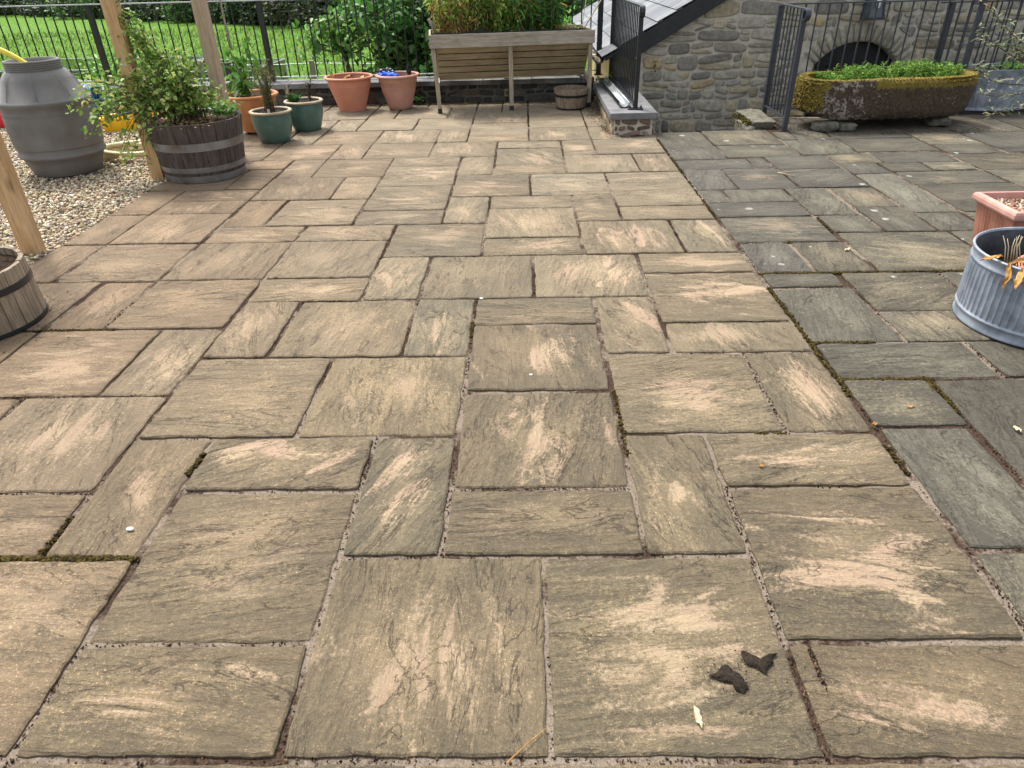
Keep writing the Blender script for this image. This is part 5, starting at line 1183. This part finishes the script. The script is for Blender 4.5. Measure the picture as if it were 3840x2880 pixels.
# tall drooping plants in the raised planter
def tall(x0, x1, nS, hh, cols, wts, label, brown, seed, lw=(.085, .020)):
    st = []; P = []; B = []; rr = np.random.default_rng(seed)
    for _ in range(nS):
        x, y = rr.uniform(x0, x1), rr.uniform(.10, .62); h = hh * rr.uniform(.7, 1.2); lx, ly = rr.normal(0, .05), rr.normal(-.01, .06)
        pts = [w2p(x + lx * t, y + ly * t, .80 + h * t) for t in (0, .35, .7, 1)]; st.append(([tuple(p) for p in pts], [.005, .0045, .003, .0015]))
        for _ in range(26):
            t = rr.uniform(.02, 1); p = pts[0] + (pts[3] - pts[0]) * t + rr.normal(0, .022, 3)
            (B if rr.random() < brown * (1.15 - t) else P).append(p)
    args = [dict(P=np.array(P), L=lw[0], W=lw[1], cols=cols, wts=wts, droop=(-1.5, .1))]
    if len(B) > 10: args.append(dict(P=np.array(B), L=lw[0] * .8, W=lw[1] * .7, cols=[(.42, .22, .07), (.30, .13, .04), (.50, .33, .12), (.45, .38, .10)], wts=None, droop=(-1.6, -.2)))
    return plant('tall_leafy_plant', label, st, args)
tall(.02, .62, 70, .50, [(.30, .36, .05), (.16, .30, .04), (.42, .40, .08), (.10, .22, .03)], None, 'yellowing plants with rusty brown stems at the left of the planter', .85, 1, (.075, .022))
tall(.45, 1.05, 75, .52, [(.11, .26, .03), (.17, .33, .05), (.28, .38, .07), (.07, .17, .03)], None, 'tall green and yellow plants in the middle of the planter', .32, 2, (.085, .022))
tall(.95, 1.42, 75, .48, [(.05, .14, .03), (.08, .20, .04), (.12, .27, .05)], None, 'dark green narrow-leaved drooping plants right of middle in the planter', .10, 3, (.12, .013))
P = np.array([w2p(RG.uniform(.95, 1.75), RG.uniform(.1, .66), .815 + abs(RG.normal(0, .018))) for _ in range(260)])
sc_ = thing('seedlings', (0.6, 8.9, .8), 'small green and rusty seedlings on the bare soil at the right of the planter', 'seedlings')
leaves('foliage', P - np.array([0.6, 8.9, .8]), .03, .016, [(.10, .22, .03), (.35, .16, .05), (.2, .3, .05)], parent=sc_)
# rose-like climber in the half barrel
def bezier(p, n=12):
    p = [np.array(q, float) for q in p]; out = []
    for i in range(n + 1):
        t = i / n; q = [v.copy() for v in p]
        while len(q) > 1: q = [q[k] * (1 - t) + q[k + 1] * t for k in range(len(q) - 1)]
        out.append(q[0])
    return out
rr = np.random.default_rng(5); st = []; P = []
base = np.array([-2.76, 5.90, .43])
tips = [(-3.03, 5.85, 1.28), (-3.06, 5.83, 1.22), (-3.00, 5.86, 1.15), (-3.08, 5.82, 1.06), (-2.97, 5.86, 1.02), (-3.22, 5.75, .84), (-3.42, 5.75, .72), (-3.30, 5.7, .78), (-3.46, 5.72, .64), (-3.20, 5.66, .66), (-3.36, 5.66, .50), (-3.44, 5.66, .36), (-3.16, 5.60, .34), (-3.22, 5.60, .22), (-3.02, 5.56, .38), (-3.05, 5.56, .22),
        (-2.73, 5.85, .96), (-2.66, 5.82, .90), (-2.60, 5.85, .83), (-2.54, 5.88, .76), (-2.50, 5.88, .66), (-2.58, 5.75, .62), (-2.80, 5.80, .92), (-2.88, 5.85, .86), (-2.92, 5.8, .78), (-2.70, 5.70, .74), (-2.82, 5.68, .66), (-2.95, 5.68, .60), (-2.62, 5.98, .86), (-2.86, 5.95, .9), (-2.76, 5.6, .52), (-3.0, 5.72, .74), (-2.45, 5.9, .58), (-3.1, 5.7, .56), (-2.9, 5.62, .46), (-3.55, 5.75, .55), (-3.32, 5.62, .60), (-3.12, 5.7, .80), (-3.0, 5.7, .9), (-3.38, 5.7, .60), (-3.25, 5.65, .52), (-3.1, 5.66, .46), (-2.95, 5.75, .82), (-2.78, 5.8, .84), (-2.68, 5.8, .80), (-3.0, 5.85, 1.18), (-3.04, 5.84, 1.1)]
for tp_ in tips:
    for rep in range(2):
        e = np.array(tp_) + rr.normal(0, .035, 3); b_ = base + rr.normal(0, .07, 3) * np.array([1, 1, 0])
        mid = (b_ + e) / 2 + np.array([rr.normal(0, .06), rr.normal(0, .05), .10 + .12 * rr.random()])
        if e[2] < .5: mid[2] += .25
        pts = bezier([b_, b_ + np.array([0, 0, .2]), mid, e]); st.append(([tuple(p) for p in pts], [.004 * (1 - k / 14) + .0012 for k in range(13)]))
        for p in pts[3:]:
            for _ in range(int(rr.integers(2, 6) + (1 if p[2] > .8 or p[0] < -3.0 else 0))): P.append(p + rr.normal(0, .033, 3))
P = np.array(P)
cl = plant('climbing_shrub', 'straggly bright green climber spilling from the half barrel over the timber post', [([tuple(np.array(q) - base) for q in s_[0]], s_[1]) for s_ in st], [dict(P=P - base, L=.044, W=.028, cols=[(.15, .28, .045), (.24, .38, .07), (.38, .46, .13), (.08, .17, .035), (.52, .45, .18)], wts=[4, 5, 4, 2, 1.2], droop=(-1.4, .3))], loc=tuple(base), stemmat='darkstem')
P = np.array([(-2.48, 5.98, .47)] + [(-2.47 + rr.normal(0, .055), 5.95 + rr.normal(0, .06), .49 + abs(rr.normal(0, .035))) for _ in range(240)])
sm = thing('small_shrub', (-2.47, 5.95, .43), 'small variegated green tuft at the right side of the half barrel soil', 'plant'); leaves('foliage', P - np.array([-2.47, 5.95, .43]), .045, .024, [(.12, .27, .05), (.20, .36, .09), (.5, .5, .25)], wts=[4, 4, 1], parent=sm)
P = np.stack([-2.70 + RG.normal(0, .13, 500), 5.85 + RG.normal(0, .13, 500), .445 + RG.uniform(0, .012, 500)], 1)
lit = leaves('leaf_litter', P, .022, .012, [(.40, .27, .12), (.25, .14, .06), (.50, .38, .2)], droop=(-.3, .3)); tag(lit, 'dry leaf litter on the dark soil of the half barrel', 'leaf litter', kind='stuff')
# rosemary-like shrub in the near green pot
def sprigs(name, base, n, h, spread, L, W, cols, label, droop, per=60, stemmat='stem', lean=(0, 0), wts=None, hv=.3, jit=.008):
    rr = np.random.default_rng(len(label) * 7 + n); st = []; P = []
    for _ in range(n):
        a = rr.uniform(0, 6.28); e = np.array([math.cos(a) * spread * rr.uniform(.2, 1) + lean[0], math.sin(a) * spread * rr.uniform(.2, 1) + lean[1], h * rr.uniform(1 - hv, 1 + hv * .3)])
        b_ = np.array([rr.normal(0, spread * .12), rr.normal(0, spread * .12), 0]); pts = bezier([b_, b_ + np.array([0, 0, h * .4]), e * np.array([.8, .8, .7]), e], 10)
        st.append(([tuple(p) for p in pts], [.0035 * (1 - k / 13) + .001 for k in range(11)]))
        for _ in range(per): t = rr.uniform(.12, 1) * 10; k = min(9, int(t)); P.append(pts[k] + (pts[k + 1] - pts[k]) * (t - k) + rr.normal(0, jit, 3))
    return plant(name, label, st, [dict(P=np.array(P), L=L, W=W, cols=cols, wts=wts, droop=droop)], loc=base, stemmat=stemmat)
sprigs('rosemary_shrub', (-2.495, 7.127, .26), 22, .46, .17, .024, .0065, [(.10, .14, .05), (.17, .17, .07), (.20, .13, .06), (.13, .20, .06)], 'spiky upright rosemary-like shrub in the nearer green pot', (.2, 1.3), 75, 'darkstem')
tagw = MB(); box(tagw, -.012, .012, -.001, .001, 0, .06); o = tagw.build('plant_tag', M['white'], smooth=False); o.location = (-2.49, 7.06, .26); o.rotation_euler = (.2, 0, .3); tag(o, 'small white plant tag at the foot of the rosemary-like shrub', 'tag')
sprigs('evergreen_shrub', (-2.40, 7.62, .26), 16, .10, .075, .030, .007, [(.05, .15, .03), (.09, .22, .05), (.04, .10, .03)], 'low glossy green shrub at the left of the darker green pot', (-.2, .9), 45)
sprigs('dark_seed_spike', (-2.25, 7.70, .26), 5, .24, .045, .022, .008, [(.05, .035, .03), (.09, .05, .035), (.06, .08, .03)], 'dark brown upright spikes at the right of the darker green pot', (.1, 1.2), 60, 'darkstem')
sprigs('dry_stalks', (-2.45, 7.66, .26), 6, .20, .06, .03, .003, [(.45, .38, .25), (.35, .28, .17)], 'thin pale dry stalks at the left rim of the darker green pot', (.3, 1.3), 6, 'paleleaf')
# fig-like plant in the orange pot
rr = np.random.default_rng(8); st = []; P = []
for e in [(-.06, -.05, .48), (.05, 0, .42), (-.13, -.05, .32), (-.03, .03, .40), (.03, -.10, .20), (-.12, -.02, .22), (.16, -.02, .30), (.12, .03, .54), (-.16, .02, .14), (.02, -.12, .10)]:
    e = np.array(e); pts = bezier([(0, 0, 0), (0, 0, .15), e * .8 + np.array([0, 0, .05]), e], 8); st.append(([tuple(p) for p in pts], .004)); 
    for k in (3, 5, 6, 7, 8): P += [pts[k] + rr.normal(0, .02, 3) for _ in range(2)]
plant('fig_plant', 'broad drooping bright green leaves growing from the orange clay pot', st, [dict(P=np.array(P), L=.125, W=.055, cols=[(.13, .30, .05), (.19, .38, .08), (.10, .24, .04)], wts=None, droop=(-1.35, -.3))], loc=(-2.86, 7.56, .34))
# heather in the left tub
sprigs('dead_heather', (-2.70, 3.02, .25), 34, .17, .13, .010, .003, [(.10, .06, .045), (.16, .10, .07), (.07, .06, .03)], 'brown dry heather-like shrub in the wooden tub at the left edge', (-.5, 1.3), 80, 'darkstem', hv=.5)
# shoots in the trough
st = []; P = []; rr = np.random.default_rng(12)
for _ in range(190):
    x = rr.uniform(.22, 1.50); y = rr.uniform(.16, .58); h = rr.uniform(.06, .13) * (1.0 + .3 * math.exp(-((x - 1.1) / .45) ** 2)) * (.55 if x < .4 else 1)
    e = np.array([x + rr.normal(0, .015), y + rr.normal(0, .015), .40 + h]); b_ = np.array([x, y, .39]); st.append(([tuple(b_), tuple(e)], [.0022, .0014]))
    for t in np.linspace(.25, 1, 7):
        c_ = b_ + (e - b_) * t
        for _ in range(5): P.append(c_ + rr.normal(0, .006, 3))
plant('trough_shoots', 'dense fresh green upright shoots growing in the mossy trough', st, [dict(P=np.array(P), L=.034, W=.010, cols=[(.15, .30, .045), (.24, .40, .07), (.08, .17, .03)], wts=[4, 4, 2], droop=(-.1, 1.0))], loc=(2.72, 7.05, 0), stemmat='stem')
# ferns in the oval tin
def fern(loc, n, L, cols, label, seed):
    rr = np.random.default_rng(seed); st = []; P = []; o = thing('fern', loc, label, 'fern')
    for k in range(n):
        a = 2 * math.pi * k / n + rr.normal(0, .2); e = np.array([math.cos(a) * L, math.sin(a) * L, .04 * rr.random()]); pts = bezier([(0, 0, 0), e * .4 + np.array([0, 0, L * .45]), e], 14); st.append(([tuple(p) for p in pts], .0018))
        for i, p in enumerate(pts[2:]):
            w_ = .045 * (1 - i / 14)
            for s_ in (-1, 1): 
                for f_ in (.3, .6, 1): P.append(p + s_ * w_ * f_ * np.array([-math.sin(a), math.cos(a), -.2]) + rr.normal(0, .002, 3))
    mb = MB()
    for p, r in st: tube(mb, p, r, 4, cap=False)
    mb.build('fronds', M['stem'], o); leaves('foliage', np.array(P), .022, .010, cols, parent=o, droop=(-.4, .4)); return o
fern((4.60, 7.85, .39), 12, .16, [(.22, .17, .10), (.30, .26, .15), (.12, .13, .06)], 'brown dry fern between the mossy trough and the tin', 3)
fern((4.85, 7.92, .40), 12, .17, [(.16, .22, .10), (.28, .33, .20)], 'greyish green fern in the middle of the oval tin', 4)
fern((5.15, 7.95, .40), 12, .20, [(.13, .32, .05), (.20, .42, .08)], 'bright green fern at the right of the oval tin', 6)
# olive-like tree from the right
rr = np.random.default_rng(21); st = []; P = []; B0 = np.array([5.0, 6.55, 0.42])
for ends in [[(4.35, 6.6, .6), (4.1, 6.6, .75), (3.83, 6.6, .92)], [(4.35, 6.6, .7), (4.1, 6.6, .9), (3.86, 6.6, 1.10)], [(4.4, 6.6, .7), (4.3, 6.6, .9), (4.22, 6.6, 1.15)], [(4.3, 6.6, .5), (4.1, 6.6, .42), (3.96, 6.6, .62)], [(4.35, 6.6, .7), (4.2, 6.6, .8), (4.02, 6.6, .78)], [(4.3, 6.5, .45), (4.2, 6.5, .35), (3.98, 6.5, .42)], [(4.4, 6.5, .35), (4.25, 6.45, .22), (4.02, 6.4, .30)], [(4.5, 6.6, .8), (4.4, 6.6, 1.0), (4.35, 6.6, 1.25)], [(4.3, 6.6, .55), (4.25, 6.6, .7), (4.12, 6.6, .95)], [(4.5, 6.5, .6), (4.4, 6.5, .7), (4.3, 6.5, .62)]]:
    pts = bezier([B0 - B0] + [np.array(e) - B0 for e in ends], 16); st.append(([tuple(p) for p in pts], [.007 * (1 - k / 19) + .001 for k in range(17)]))
    for p in pts[5:]:
        for _ in range(4): P.append(p + rr.normal(0, .022, 3))
mb = MB(); ol = thing('olive_tree', tuple(B0 * np.array([1, 1, 0])), 'thin-branched olive tree with narrow silvery leaves at the right edge', 'tree')
for p, r in st: tube(mb, [(a, b, c + .42) for a, b, c in p], r, 6, cap=False)
mb.build('branches', M['darkstem'], ol); mb = MB(); tube(mb, [(0, 0, .2), (.01, 0, .3), (0, 0, .43)], [.014, .012, .009], 8); mb.build('trunk', M['darkstem'], ol)
leaves('foliage', np.array(P) + np.array([0, 0, .42]), .055, .010, [(.26, .30, .17), (.36, .40, .27), (.17, .22, .10), (.45, .42, .25)], parent=ol, droop=(-.6, 1.0))
pot('round_pot', (5.0, 6.55, .002), 'terracotta pot of the olive tree, just outside the right edge', [(.11, 0), (.15, .12), (.17, .25)], M['terra3'], [(.15, .25), (.15, .2)], .22, None, None, soil=.15)
# broad leaved shrub beyond the fence
def shrub(loc, label, cen, sz, nleaf, L, W, cols, seed, wts=None, ncl=60):
    rr = np.random.default_rng(seed); o = thing('broadleaf_shrub', loc, label, 'shrub'); base = np.array(loc); mb = MB()
    C_ = rr.normal(0, .42, (ncl, 3)) * np.array(sz) + np.array(cen)
    tube(mb, [(0, 0, 0), (.05, 0, 1.0), tuple(np.array(cen) - base + np.array([0, 0, -.8 * sz[2]]))], [.07, .05, .035], 8)
    b0 = np.array(cen) - base + np.array([0, 0, -.8 * sz[2]])
    for c_ in C_: tube(mb, [tuple(q) for q in bezier([b0, (b0 + c_ - base) / 2 + rr.normal(0, .1, 3), c_ - base], 5)], [.014, .012, .01, .008, .006, .004], 5, cap=False)
    mb.build('trunk', M['darkstem'], o)
    P = C_[rr.integers(0, ncl, nleaf)] + rr.normal(0, .10, (nleaf, 3)); leaves('crown', P - base, L, W, cols, wts, parent=o, droop=(-1.3, .4), var=.25); return o
shrub((-1.9, 11.4, -2.6), 'tall shrub with broad mid-green leaves behind the fence, left of the planter', (-1.75, 11.3, .35), (.85, .5, 1.15), 3600, .13, .075, [(.06, .17, .03), (.11, .26, .05), (.20, .38, .10), (.04, .10, .02)], 2, [4, 4, 2.5, 3], 80)
shrub((-2.5, 11.3, -2.6), 'sparser pale-leaved branch of shrub reaching left over the field', (-2.65, 11.2, .62), (.50, .3, .28), 560, .12, .065, [(.14, .30, .06), (.26, .42, .12), (.09, .2, .04)], 3, None, 22)
shrub((-.6, 11.0, -2.6), 'mid green shrub behind the planter, showing through the tall plants', (-.4, 10.9, .55), (.8, .4, .9), 2600, .11, .06, [(.05, .15, .03), (.10, .24, .05), (.16, .33, .07)], 6, None, 60)
shrub((.5, 10.7, -2.6), 'bright small-leaved shrub at the right end of the planter by the roof gutter', (.42, 10.6, .62), (.26, .3, .5), 2200, .06, .035, [(.10, .28, .04), (.17, .40, .07), (.24, .48, .11)], 7, None, 36)
shrub((-3.0, 11.6, -2.6), 'low leafy bush behind the terracotta pots, at the foot of the shrub', (-2.4, 11.4, -.2), (.45, .3, .28), 700, .10, .06, [(.08, .2, .04), (.16, .32, .08)], 9, None, 24)
shrub((-9.3, 14.5, -2.6), 'weedy green bush behind the barrel and fence on the left', (-7.6, 14.0, -.35), (.8, .5, .5), 2400, .09, .05, [(.10, .27, .04), (.18, .38, .06), (.30, .45, .10)], 10, None, 60)
# stakes and wire, netting cages in the lower garden
for (x, y, z, lab) in ((-5.08, 18.0, -.44, 'grey weathered wooden stake in the field behind the green pots'), (-7.6, 17.6, -.35, 'wooden stake by the netting, left of the orange pot plants'), (-1.4, 18.0, -.5, 'wooden stake hidden behind the broad leaved shrub')):
    mb = MB(); box(mb, -.055, .055, -.055, .055, -2.7, z); o = mb.build('wooden_stake', M['oldwood'], smooth=False, bevel=.01); o.location = (x, y, 0); tag(o, lab, 'stake', 'stakes carrying the wire')
mb = MB(); tube(mb, [(-7.6, 17.6, -.42), (-6.3, 17.8, -.50), (-5.08, 18.0, -.50), (-3.2, 18.0, -.55), (-1.4, 18.0, -.56)], .010, 5); tag(mb.build('fence_wire', M['galvpipe']), 'single pale wire strung across the field behind the pots', 'wire')
def cage(loc, w_, d, h, label, rz):
    o = thing('netting_cage', loc, label, 'fruit cage', 'netting cages in the lower garden', rz); mb = MB(); c = [(0, 0), (w_, 0), (w_, d), (0, d)]
    for k in range(4):
        a, b = c[k], c[(k + 1) % 4]; tube(mb, [(a[0], a[1], h), (b[0], b[1], h)], .018, 6); tube(mb, [(a[0], a[1], 0), (a[0], a[1], h)], .018, 6)
    tube(mb, [(0, 0, h * .72), (w_, d, h)], .012, 6); mb.build('frame', M['galvpipe'], o)
    mb = MB()
    for k in range(4): a, b = c[k], c[(k + 1) % 4]; mb.add([(a[0], a[1], 0), (b[0], b[1], 0), (b[0], b[1], h), (a[0], a[1], h)], [(0, 1, 2, 3)])
    mb.build('netting', M['net'], o, smooth=False); return o
cage((-17.8, 25.0, -2.62), 6.0, 3.4, 1.30, 'low netting-covered cage frame beyond the fence above the grey barrel', rad(-2))
cage((-11.9, 23.5, -2.62), 3.4, 3.0, 1.35, 'low netting-covered cage frame beyond the fence between the two tall timber posts', rad(-3))

# ------------------------------------------------------------------ joint moss, debris, fallen leaves, dirt
Pj = []; Pc = []
def strip(x0, y0, x1, y1, n, w_, z=-.004, s=(.004, .009)):
    t = RG.random(n); q = RG.normal(0, w_, (n, 2)); Pj.append(np.stack([x0 + (x1 - x0) * t + q[:, 0], y0 + (y1 - y0) * t + q[:, 1], np.full(n, z) + RG.uniform(-.003, .003, n)], 1))
for a in [(-6, 2, -4, 2, 1300), (-5, 2.0, -5, 2.6, 120), (4.06, 3.2, 4.06, 3.7, 120), (4.08, 4.8, 4.08, 8.3, 900), (4.1, 5.2, 5.3, 5.2, 1100), (4.1, 6.25, 5.0, 6.25, 700), (4.1, 8.9, 6.2, 8.9, 900), (5.2, 4.9, 5.25, 5.25, 160), (5.25, 4.4, 5.3, 5.2, 200), (6.3, 8.9, 7.8, 8.9, 450), (-8, 7, -6.8, 7, 500), (-10, 6.5, -8, 7, 200), (1.03, 3.6, 1.03, 5, 160), (-1, 6.6, -1, 7.1, 100), (-4.05, 3.3, -4.02, 3.7, 100), (-2, 23.3, 0, 23.3, 60), (0, 22.2, 0, 24.5, 110), (6.9, 11.9, 7.2, 12.1, 60), (5.05, 10.45, 5.2, 10.5, 80), (4.06, 12, 4.06, 20, 300), (6.2, 11, 6.25, 12, 60), (2.6, 3.98, 3.0, 3.98, 60)]:
    strip(gx(a[0]), gy(a[1]), gx(a[2]), gy(a[3]), a[4], .0045)
P = np.concatenate(Pj); N = len(P); s_ = RG.uniform(.003, .0075, N)
tag(cloud('joint_moss', ICO[0], ICO[1], P, euler_mats(RG.normal(0, 1, N), RG.normal(0, 1, N), RG.uniform(0, 6, N)), np.stack([s_, s_, s_ * .7], 1), pal(N, [(.035, .024, .008), (.055, .04, .011), (.018, .013, .007), (.075, .058, .014)]), M['moss'], smooth=True, jitter=.2), kind='stuff', label='olive brown moss filling some paving joints', cat='moss')
Pj.clear()
seen = set()
for s in OR + GR:
    for e in ((s[0], s[1], s[2], s[1]), (s[0], s[1], s[0], s[3])):
        if e in seen: continue
        seen.add(e); x0_, y0_, x1_, y1_ = gx(e[0]), gy(e[1]), gx(e[2]), gy(e[3]); L = math.hypot(x1_ - x0_, y1_ - y0_)
        dens = random.choice([15, 60, 150, 260]) * (1 if (y0_ + y1_) / 2 < 6 else .5)
        strip(x0_, y0_, x1_, y1_, int(L * dens), .006, -.007)
for (x, y, sx_, sy_, n) in [(-2.75, 3.1, .34, .34, 500), (.80, 8.3, .08, .5, 900), (.83, 7.35, .04, .25, 350), (-1.0, 9.02, 1.1, .06, 900), (.3, 8.95, .5, .10, 700), (-2.9, 8.5, .5, .15, 200), (3.4, 6.95, .6, .08, 500), (2.6, 7.2, .25, .12, 350), (.703, 1.10, .004, .05, 160), (-2.45, 7.15, .22, .1, 150), (2.3, 2.6, .3, .25, 120), (4.3, 7.0, .5, .1, 200)]:
    Pj.append(np.stack([x + RG.normal(0, sx_ * .6, n), y + RG.normal(0, sy_ * .6, n), np.full(n, .004) + RG.uniform(-.001, .003, n)], 1))
P = np.concatenate(Pj); N = len(P); s_ = RG.uniform(.0010, .0032, N)
tag(cloud('joint_debris', ICO[0], ICO[1], P, euler_mats(RG.normal(0, 1, N), RG.normal(0, 1, N), RG.uniform(0, 6, N)), np.stack([s_ * 1.8, s_, s_ * .6], 1), pal(N, [(.02, .013, .009), (.05, .03, .02), (.08, .05, .032), (.014, .011, .009), (.14, .09, .055)]), M['debris'], jitter=.25), kind='stuff', label='dark crumbs and plant litter along the joints and wall feet', cat='debris')
# dirt patch on the near right slab
M['spill'] = simple('damp_dark_soil', (0.010, 0.008, 0.006), (0.045, 0.034, 0.026), 160, 0.95, 1.0, 220, 0.004, 0, 0.1)
for (pts_, lab) in (([(1531, 1456), (1550, 1448), (1560, 1436), (1569, 1431), (1580, 1442), (1592, 1449), (1603, 1456), (1612, 1471), (1618, 1482), (1604, 1492), (1588, 1484), (1582, 1472), (1566, 1470), (1548, 1463)], 'jagged dark soil smear, left one of two on the near slab'), ([(1601, 1403), (1616, 1409), (1632, 1418), (1640, 1424), (1655, 1415), (1668, 1409), (1680, 1409), (1670, 1418), (1672, 1428), (1660, 1440), (1656, 1452), (1640, 1442), (1628, 1436), (1614, 1432), (1606, 1420)], 'jagged dark soil smear, right one of two on the near slab')):
    W_ = []
    for (px_, py_) in pts_:
        d_ = Rm @ Vector((px_ - 1106, -(py_ - 829.5), -1485.87)); t_ = -1.49 / d_.z; W_.append((d_.x * t_, d_.y * t_))
    W_ = smoothpoly(W_, 70); cx_ = sum(p[0] for p in W_) / 70; cy_ = sum(p[1] for p in W_) / 70; vs = []
    for (k_, z_) in ((1.0, .0035), (.88, .0085), (.5, .0105)):
        for i_, (px_, py_) in enumerate(W_): q_ = k_ * (1 + .10 * noise.noise((px_ * 160, py_ * 160, 1))); vs.append((cx_ + (px_ - cx_) * q_, cy_ + (py_ - cy_) * q_, z_ + .003 * noise.noise((px_ * 120, py_ * 120, k_ * 5))))
    vs.append((cx_, cy_, .011)); mb = MB(); mb.add(vs, [(r * 70 + i, r * 70 + (i + 1) % 70, (r + 1) * 70 + (i + 1) % 70, (r + 1) * 70 + i) for r in range(2) for i in range(70)] + [(140 + i, 140 + (i + 1) % 70, 210) for i in range(70)])
    tag(mb.build('soil_smear', M['spill']), lab, 'soil')
n = 260; P = np.stack([.50 + RG.normal(0, .075, n), 1.075 + RG.normal(0, .035, n), np.full(n, .006)], 1); s_ = .0005 + .0016 * RG.random(n) ** 2
tag(cloud('soil_crumbs', ICO[0], ICO[1], P, euler_mats(RG.normal(0, 1, n), RG.normal(0, 1, n), RG.uniform(0, 6, n)), np.stack([s_ * 1.6, s_, s_ * .6], 1), pal(n, [(.02, .016, .013), (.05, .04, .03), (.12, .09, .07)]), M['debris'], jitter=.2), 'fine soil crumbs scattered around the two dark smears on the near slab', 'soil', kind='stuff')
def gl(px, py): # helper: slab coords -> world
    return (gx(px), gy(py))
for (x, y, L, W, a, mat, lab) in [(.385, .925, .055, .015, .1, 'paleleaf', 'curled grey-white dead leaf on the near middle slab'), (.80, 1.86, .018, .014, .8, 'straw', 'small tan leaf on the slab left of the grey paving'), (gx(7.6), gy(4.2), .07, .022, -2.2, 'paleleaf', 'long pale dead leaf by the joint at the right edge'), (1.78, 2.05, .035, .02, .2, 'paleleaf', 'oval tan leaf on the grey slab at the right edge'), (1.29, 2.10, .022, .016, 1.0, 'straw', 'small tan leaf on the boundary joint of the two pavings'),
    (1.45, 2.22, .04, .010, -1.4, 'straw', 'narrow brown leaf in the grey paving joint'), (gx(6.0), gy(9.9), .05, .016, -1.0, 'paleleaf', 'pale narrow leaf on the grey slab in mid distance'), (-.35, 2.25, .02, .006, 1.2, 'straw', 'tiny orange twig on the slab left of centre'), (-.75, 9.0, .07, .03, -1.5, 'straw', 'orange brown leaf by the wall under the planter')]:
    dryleaf((x, y, .006), L, W, (0, 0, a), lab, mat, .15, 'fallen_leaf')
mb = MB(); tube(mb, [(-.055, .845, .006), (-.01, .885, .012), (.033, .925, .006)], [.0018, .0014, .0008], 6); tag(mb.build('straw_stalk', M['straw']), 'thin golden straw lying on the front joint at the bottom edge', 'straw')
mb = MB(); tube(mb, [(2.02, 5.60, .006), (2.05, 5.55, .012), (2.12, 5.48, .006)], .003, 5); tube(mb, [(2.02, 5.60, .006), (2.2, 5.62, .014), (2.38, 5.68, .006)], .0026, 5); tag(mb.build('dry_twig', M['paleleaf']), 'pale forked dry twig lying on the far grey paving', 'twig')
# white shell chips / stones at a few joints
for (x, y, s_, lab) in [(-.235, 3.28, .010, 'white fleck of stone in the joint left of the centre column'), (.015, 2.50, .008, 'pale pebble in the joint under the square centre slab'), (-1.255, 1.585, .012, 'white chip at the mossy joint corner on the left')]:
    mb = MB(); rock(mb, (0, 0, 0), (s_, s_ * .6, s_ * .4), x * 9, 10, 6, .2, .8, (.75, .75, .72)); o = mb.build('stone_chip', M['pebble']); o.location = (x, y, .004); tag(o, lab, 'stone chip')
# small weed by the low wall
sprigs('small_weed', (-1.30, 9.08, 0), 14, .10, .10, .028, .02, [(.06, .16, .04), (.1, .24, .05)], 'small green weed at the foot of the low wall left of the planter leg', (-.6, .6), 14)
for o in bpy.data.objects:
    if o.type == 'MESH' and o.data.users and len(o.data.vertices) == 0: print('EMPTY', o.name)
